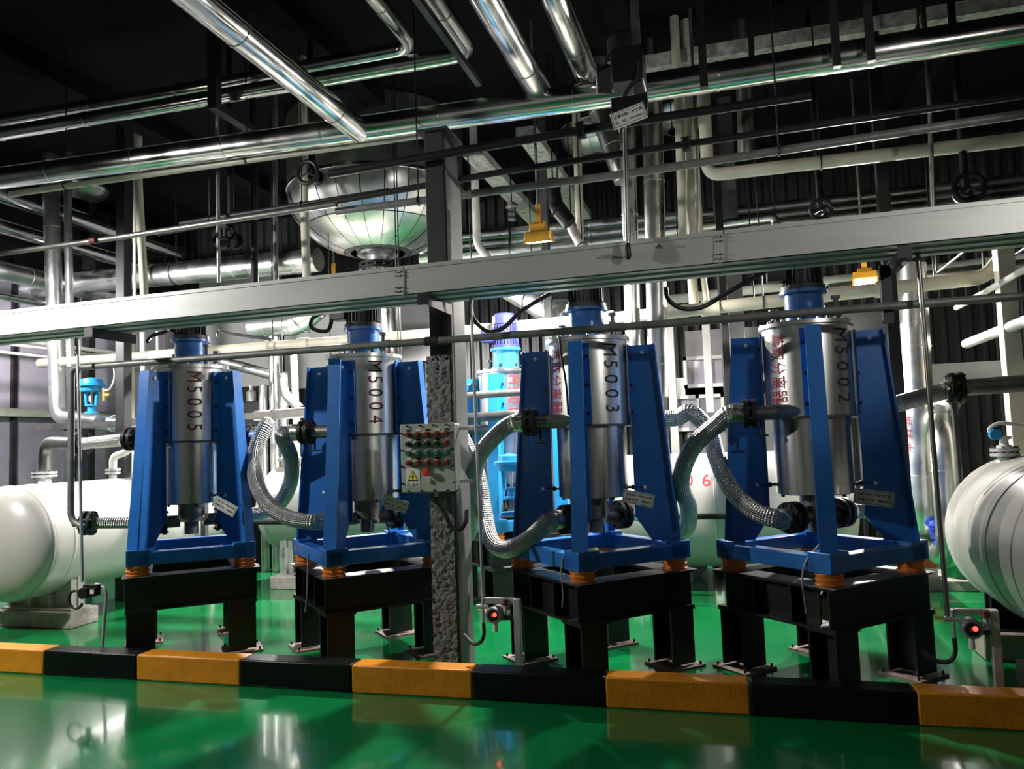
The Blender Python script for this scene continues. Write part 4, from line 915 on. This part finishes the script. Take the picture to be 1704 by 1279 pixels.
# ------------------------------------------------------------------ domed vessels clad in gores
def dome_vessel(label, c, r, body_h, n=24, neck=True, m='clad'):
    c = Vector(c); t = thing('clad_vessel', c - Vector((0, 0, r * .78)), label, 'vessel', 'foil-clad hanging vessels')
    obj('barrel', MB().lathe([(r, 0), (r, body_h)], c, n=48, caps=False), 'clad_soft', t)
    obj('band', MB().lathe([(r, -.012), (r + .012, -.008), (r + .012, .03), (r, .034)], c, n=48, caps=False), m, t)
    for ring, (q0, q1, nn) in enumerate(((0.0, .62, n), (.62, 1.18, n // 2 * 2))):
        for i in range(nn):
            mb = MB(); a0, a1 = 2 * PI * i / nn + .006, 2 * PI * (i + 1) / nn - .006; rr = r * (1 + random.uniform(-.004, .006))
            for u in range(5):
                th = q0 + .008 + (q1 - q0 - .016) * u / 4
                for v_ in range(3):
                    a = a0 + (a1 - a0) * v_ / 2; R = rr * (1.0 if v_ != 1 else 1.004)
                    mb.v.append(c + Vector((R * math.cos(th) * math.cos(a), R * math.cos(th) * math.sin(a), -R * .74 * math.sin(th))))
            for u in range(4):
                for v_ in range(2): k = u * 3 + v_; mb.f.append((k, k + 1, k + 4, k + 3))
            obj('gore_panel', mb, 'clad_soft', t, angle=60)
    obj('inner_bowl', MB().lathe([(r * .985 * math.cos(q), -r * .735 * math.sin(q)) for q in [k * 1.25 / 12 for k in range(13)]], c, n=40, caps=False), 'steel_dark', t)
    if neck:
        b = c - Vector((0, 0, r * .72)); obj('outlet', MB().lathe([(.16, -.18), (.16, -.02), (.25, .0), (.25, .05), (.3, .1)], b, n=28), 'clad_soft', t)
        flange(t, b - Vector((0, 0, .14)), (0, 0, 1), .24, 'iron_black', .03, 12)
    return t
cV = V(627, 326, 8.6)
dome_vessel('great foil-clad vessel bottom hanging behind the column', (cV.x, 8.6, cV.z + .02), 1.06, ZC - cV.z - .04)
cV = V(125, 298, 9.2); dome_vessel('smaller foil-clad vessel bottom at upper left', (cV.x, 9.2, cV.z + .02), .52, ZC - cV.z - .04, 18, False)
cV = V(992, 208, 9.4); dome_vessel('foil-clad vessel bottom behind the valve tag', (cV.x, 9.6, cV.z), .50, ZC - cV.z - .02, 18, False)
cV = V(1105, 172, 9.4); dome_vessel('foil-clad vessel bottom right of the valve tag', (cV.x + .15, 9.6, cV.z), .42, ZC - cV.z - .02, 18, False)
pipe('slanting fat silver pipe behind the valve tag', [V(985, 150, 8.4), V(1026, 262, 8.4), V(1040, 300, 8.4)], .12, 'clad_soft', band=.3, group=FAR, top=True)
pipe('silver pipe stub hanging at upper right behind the rails', [V(1240, 175, 7.6), V(1241, 262, 7.6)], .075, 'clad_soft', group=FAR, top=True)
pipe('small grey mushroom vent above the yellow lamp', [V(852, 366, 9.0), V(852, 345, 9.0)], .05, 'clad_soft', group=FAR, hang=(.15, .6))
obj('vent_cap', MB().lathe([(.085, 0), (.075, .03), (.04, .06), (0, .068)], V(852, 345, 9.0), n=18), 'clad_soft', bpy.data.objects[[o.name for o in bpy.data.objects if o.get('label') == 'small grey mushroom vent above the yellow lamp'][0]])

# ------------------------------------------------------------------ flood lights
FL = {'key': 'yellow flood light out of view at the left of the aisle', 'back_mid': 'yellow flood light glowing above the tray right of the column', 'back_right': 'yellow flood light glowing under the tray right of M5002 motor',
      'fill_back_left': 'added flood light out of view over the left tank, brightening the left wall', 'fill_back_far': 'added flood light hidden behind the tray, brightening the background', 'fill_aisle_right': 'added flood light out of view above the aisle at right, brightening the tray', 'aisle': 'added flood light out of view above the aisle, brightening the front wall'}
for k_, (p_, a_, w_, c_, col__) in LAMPS.items():
    p_ = Vector(p_); d_ = (Vector(a_) - p_).normalized(); sx = d_.cross(Vector((0, 0, 1))).normalized() if abs(d_.z) < .97 else Vector((1, 0, 0)); uu = sx.cross(d_)
    R = Matrix((sx, uu, d_)).transposed(); t = thing('flood_light', p_, FL[k_], 'lamp', 'yellow flood lights')
    obj('housing', MB().box(p_ - d_ * .05, (.24, .18, .08), rot=R).box(p_ - d_ * .12, (.15, .12, .08), rot=R), 'lamp_yellow', t, bevel=.008)
    for i in range(5): obj('cooling_fin', MB().box(p_ - d_ * .165 + sx * (-.06 + .03 * i), (.006, .11, .03), rot=R), 'lamp_yellow', t)
    obj('bezel', MB().box(p_ - d_ * .004 + uu * .085, (.26, .02, .02), rot=R).box(p_ - d_ * .004 - uu * .085, (.26, .02, .02), rot=R).box(p_ - d_ * .004 + sx * .12, (.02, .19, .02), rot=R).box(p_ - d_ * .004 - sx * .12, (.02, .19, .02), rot=R), 'lamp_yellow', t)
    obj('lens', MB().box(p_ - d_ * .006, (.22, .15, .008), rot=R), 'lamp_glow', t)
    obj('bracket', MB().bar(p_ - d_ * .13, p_ - d_ * .13 + Vector((0, .0, .22)), .05, .02), 'lamp_yellow', t)
    obj('drop_rod', MB().cyl(p_ - d_ * .13 + Vector((0, 0, .2)), Vector((p_.x - d_.x * .13, p_.y - d_.y * .13, ZC)), .014, n=8), 'pipe_grey', t)

# ------------------------------------------------------------------ valves, actuators and small equipment
def control_valve(px, py, y, label, s=1.0, m='valve_and_lit_blue'):
    p = V(px, py, y); t = thing('control_valve', p, label, 'valve')
    obj('valve_body', MB().lathe([(.08 * s, 0), (.08 * s, .02), (.045 * s, .03), (.045 * s, .09 * s), (.07 * s, .095 * s), (.07 * s, .11 * s)], p, n=20), m, t)
    for sx in (-1, 1): obj('yoke_arm', MB().bar(p + Vector((sx * .07 * s, 0, .10 * s)), p + Vector((sx * .085 * s, 0, .28 * s)), .03, .03), m, t)
    obj('stem', MB().cyl(p + Vector((0, 0, .1 * s)), p + Vector((0, 0, .30 * s)), .014, n=10), 'steel_low', t)
    obj('indicator_plate', MB().box(p + Vector((0, -.02, .19 * s)), (.03, .008, .08)), 'white_plate', t)
    obj('diaphragm_case', MB().lathe([(.11 * s, .27 * s), (.125 * s, .29 * s), (.125 * s, .33 * s), (.165 * s, .335 * s), (.165 * s, .365 * s), (.13 * s, .37 * s), (.12 * s, .42 * s), (.05 * s, .44 * s), (0, .445 * s)], p, n=28), m, t)
    obj('air_tube', MB().tube(catmull([p + Vector((.14 * s, 0, .30 * s)), p + Vector((.26 * s, 0, .28 * s)), p + Vector((.34 * s, 0, .42 * s)), p + Vector((.32 * s, 0, .62 * s))], 6), .012, 8), 'galv', t)
    obj('regulator', MB().cyl(p + Vector((.19 * s, 0, .15 * s)), p + Vector((.19 * s, 0, .30 * s)), .02, n=10).box(p + Vector((.22 * s, 0, .22 * s)), (.09, .03, .03)), 'brass', t)
    return t
control_valve(152, 688, 7.8, 'sky-blue diaphragm control valve on the silver line at left')
control_valve(1560, 905, 7.9, 'small blue control valve on the floor beyond M5002', .5, 'pump_blue')
control_valve(852, 830, 7.0, 'sky-blue control valve seen through the hose loop of M5003', .95)
def wheel_valve(px, py, y, label, R=.1, axis=(0, -1, 0), m='iron_black'):
    p = V(px, py, y); a = Vector(axis).normalized(); t = thing('hand_valve', p, label, 'valve')
    obj('valve_body', MB().lathe([(R * .7, -R * .9), (R * .7, -R * .7), (R * .4, -R * .6), (R * .4, R * .2), (R * .2, R * .25), (R * .15, R * 1.0)], p, a, 18), m, t)
    obj('riser', MB().cyl(p, Vector((p.x, p.y, ZC)), R * .28, n=12), m, t)
    obj('hand_wheel', MB().torus(p + a * R * .9, a, R, R * .2, 24, 8), m, t)
    e1 = Vector((0, 0, 1)); e2 = a.cross(e1)
    for k in range(3): d = e1 * math.cos(k * 2.09) + e2 * math.sin(k * 2.09); obj('spoke', MB().bar(p + a * R * .9, p + a * R * .9 + d * R, .012, .012), m, t)
    return t
wheel_valve(520, 292, 6.2, 'black hand valve hanging left of the dome vessel', .10)
wheel_valve(384, 398, 6.4, 'black round valve above the tray between two rods', .11)
wheel_valve(1607, 318, 7.0, 'black hand valve above the tray at far right', .11)
wheel_valve(1365, 352, 7.6, 'dark hand valve above the tray over M5002', .09)
# black drop fitting beside the lamp
o = pipe('black bent cable duct hanging right of the yellow lamp', [V(918, 300, 7.6), V(925, 345, 7.6), V(948, 372, 7.6)], .075, 'iron_black', .1, group='black fittings', hang=(.15, .6))
pipe('white pipe slanting down right of the yellow lamp', [V(945, 368, 7.9), V(985, 440, 7.6)], .05, 'pipe_white', group='cream pipes', hang=(.15, .6))
# actuator over the tag
p = V(1046, 118, 4.86); t = thing('valve_actuator', p, 'black valve actuator with cable above the hanging white tag', 'actuator')
obj('body', MB().box(p, (.20, .22, .22)), 'iron_black', t, bevel=.01)
obj('cover', MB().lathe([(.10, 0), (.10, .10), (.07, .13), (0, .135)], p + Vector((-.03, 0, .11)), n=20), 'iron_black', t)
obj('foil_patch', MB().box(p + Vector((-.17, .06, .0)), (.10, .02, .20), .5), 'clad', t)
q = V(1064, 185, 4.80); obj('mounting_bar', MB().box((q.x, q.y, (q.z + ZC) / 2), (.055, .02, ZC - q.z)), 'steel_dark', t)
obj('lower_plate', MB().box(V(1048, 176, 4.77), (.22, .07, .10)), 'iron_black', t)
obj('cable', MB().tube(catmull([p + Vector((.08, -.1, .0)), p + Vector((.07, -.12, -.10)), p + Vector((0, -.12, -.18)), p + Vector((-.05, -.1, -.28)), p + Vector((-.03, -.1, -.36))], 6), .014, 8), 'rubber', t)
obj('support_arm', MB().bar(p + Vector((0, 0, .1)), p + Vector((0, 1.0, .12)), .05, .05), 'rail_dark', t)
# low equipment on the floor behind
q = at(1162, 958, z=0.0); t = thing('floor_valve', q, 'small white valve with red handle on the floor between M5003 and M5002', 'valve')
obj('valve_flange', MB().cyl(q + Vector((0, -.03, .13)), q + Vector((0, .03, .13)), .11, n=22), 'pipe_white', t)
obj('valve_stand', MB().box(q + Vector((0, 0, .03)), (.10, .08, .06)), 'galv', t)
obj('red_handle', MB().box(q + Vector((0, 0, .255)), (.15, .04, .025)).cyl(q + Vector((0, 0, .2)), q + Vector((0, 0, .27)), .015, n=8), 'stop_red', t)
q = at(1196, 953, z=0.0); t = thing('drum_can', q, 'small dark can beside the floor valve', 'can')
obj('can_body', MB().lathe([(.06, 0), (.065, .02), (.065, .18), (.06, .2), (.03, .21), (.03, .25), (0, .255)], q, n=18), 'iron_black', t)
q = at(1600, 962, z=.10); q.z = 0
obj('concrete_plinth', MB().box((q.x - .03, q.y + .2, .05), (1.0, .7, .10)), 'concrete_pad', label='low concrete base beyond the right tank', cat='plinth', bevel=.01)
q2 = Vector((q.x + .02, q.y + .1, .10)); t = thing('plastic_tub', q2, 'round green plastic tub on the low concrete base', 'tub')
obj('tub_wall', MB().lathe([(.14, 0), (.155, .25), (.165, .25), (.165, .265), (.145, .265), (.13, .02), (0, .02)], q2, n=28), 'tub_green', t)
q3 = Vector((q.x - .28, q.y + .1, .10)); t = thing('dosing_pump', q3, 'small blue and orange pump beyond M5002', 'pump')
obj('motor', MB().cyl(q3 + Vector((-.02, .05, .20)), q3 + Vector((-.02, .30, .20)), .075, n=20), 'pump_blue', t)
obj('volute', MB().cyl(q3 + Vector((.02, -.06, .18)), q3 + Vector((.02, .03, .18)), .10, n=22), 'pump_orange', t)
obj('outlet', MB().cyl(q3 + Vector((.08, -.02, .2)), q3 + Vector((.08, -.02, .36)), .03, n=12), 'iron_black', t)
obj('foot', MB().box(q3 + Vector((0, .08, .045)), (.16, .3, .09)), 'pipe_white', t)
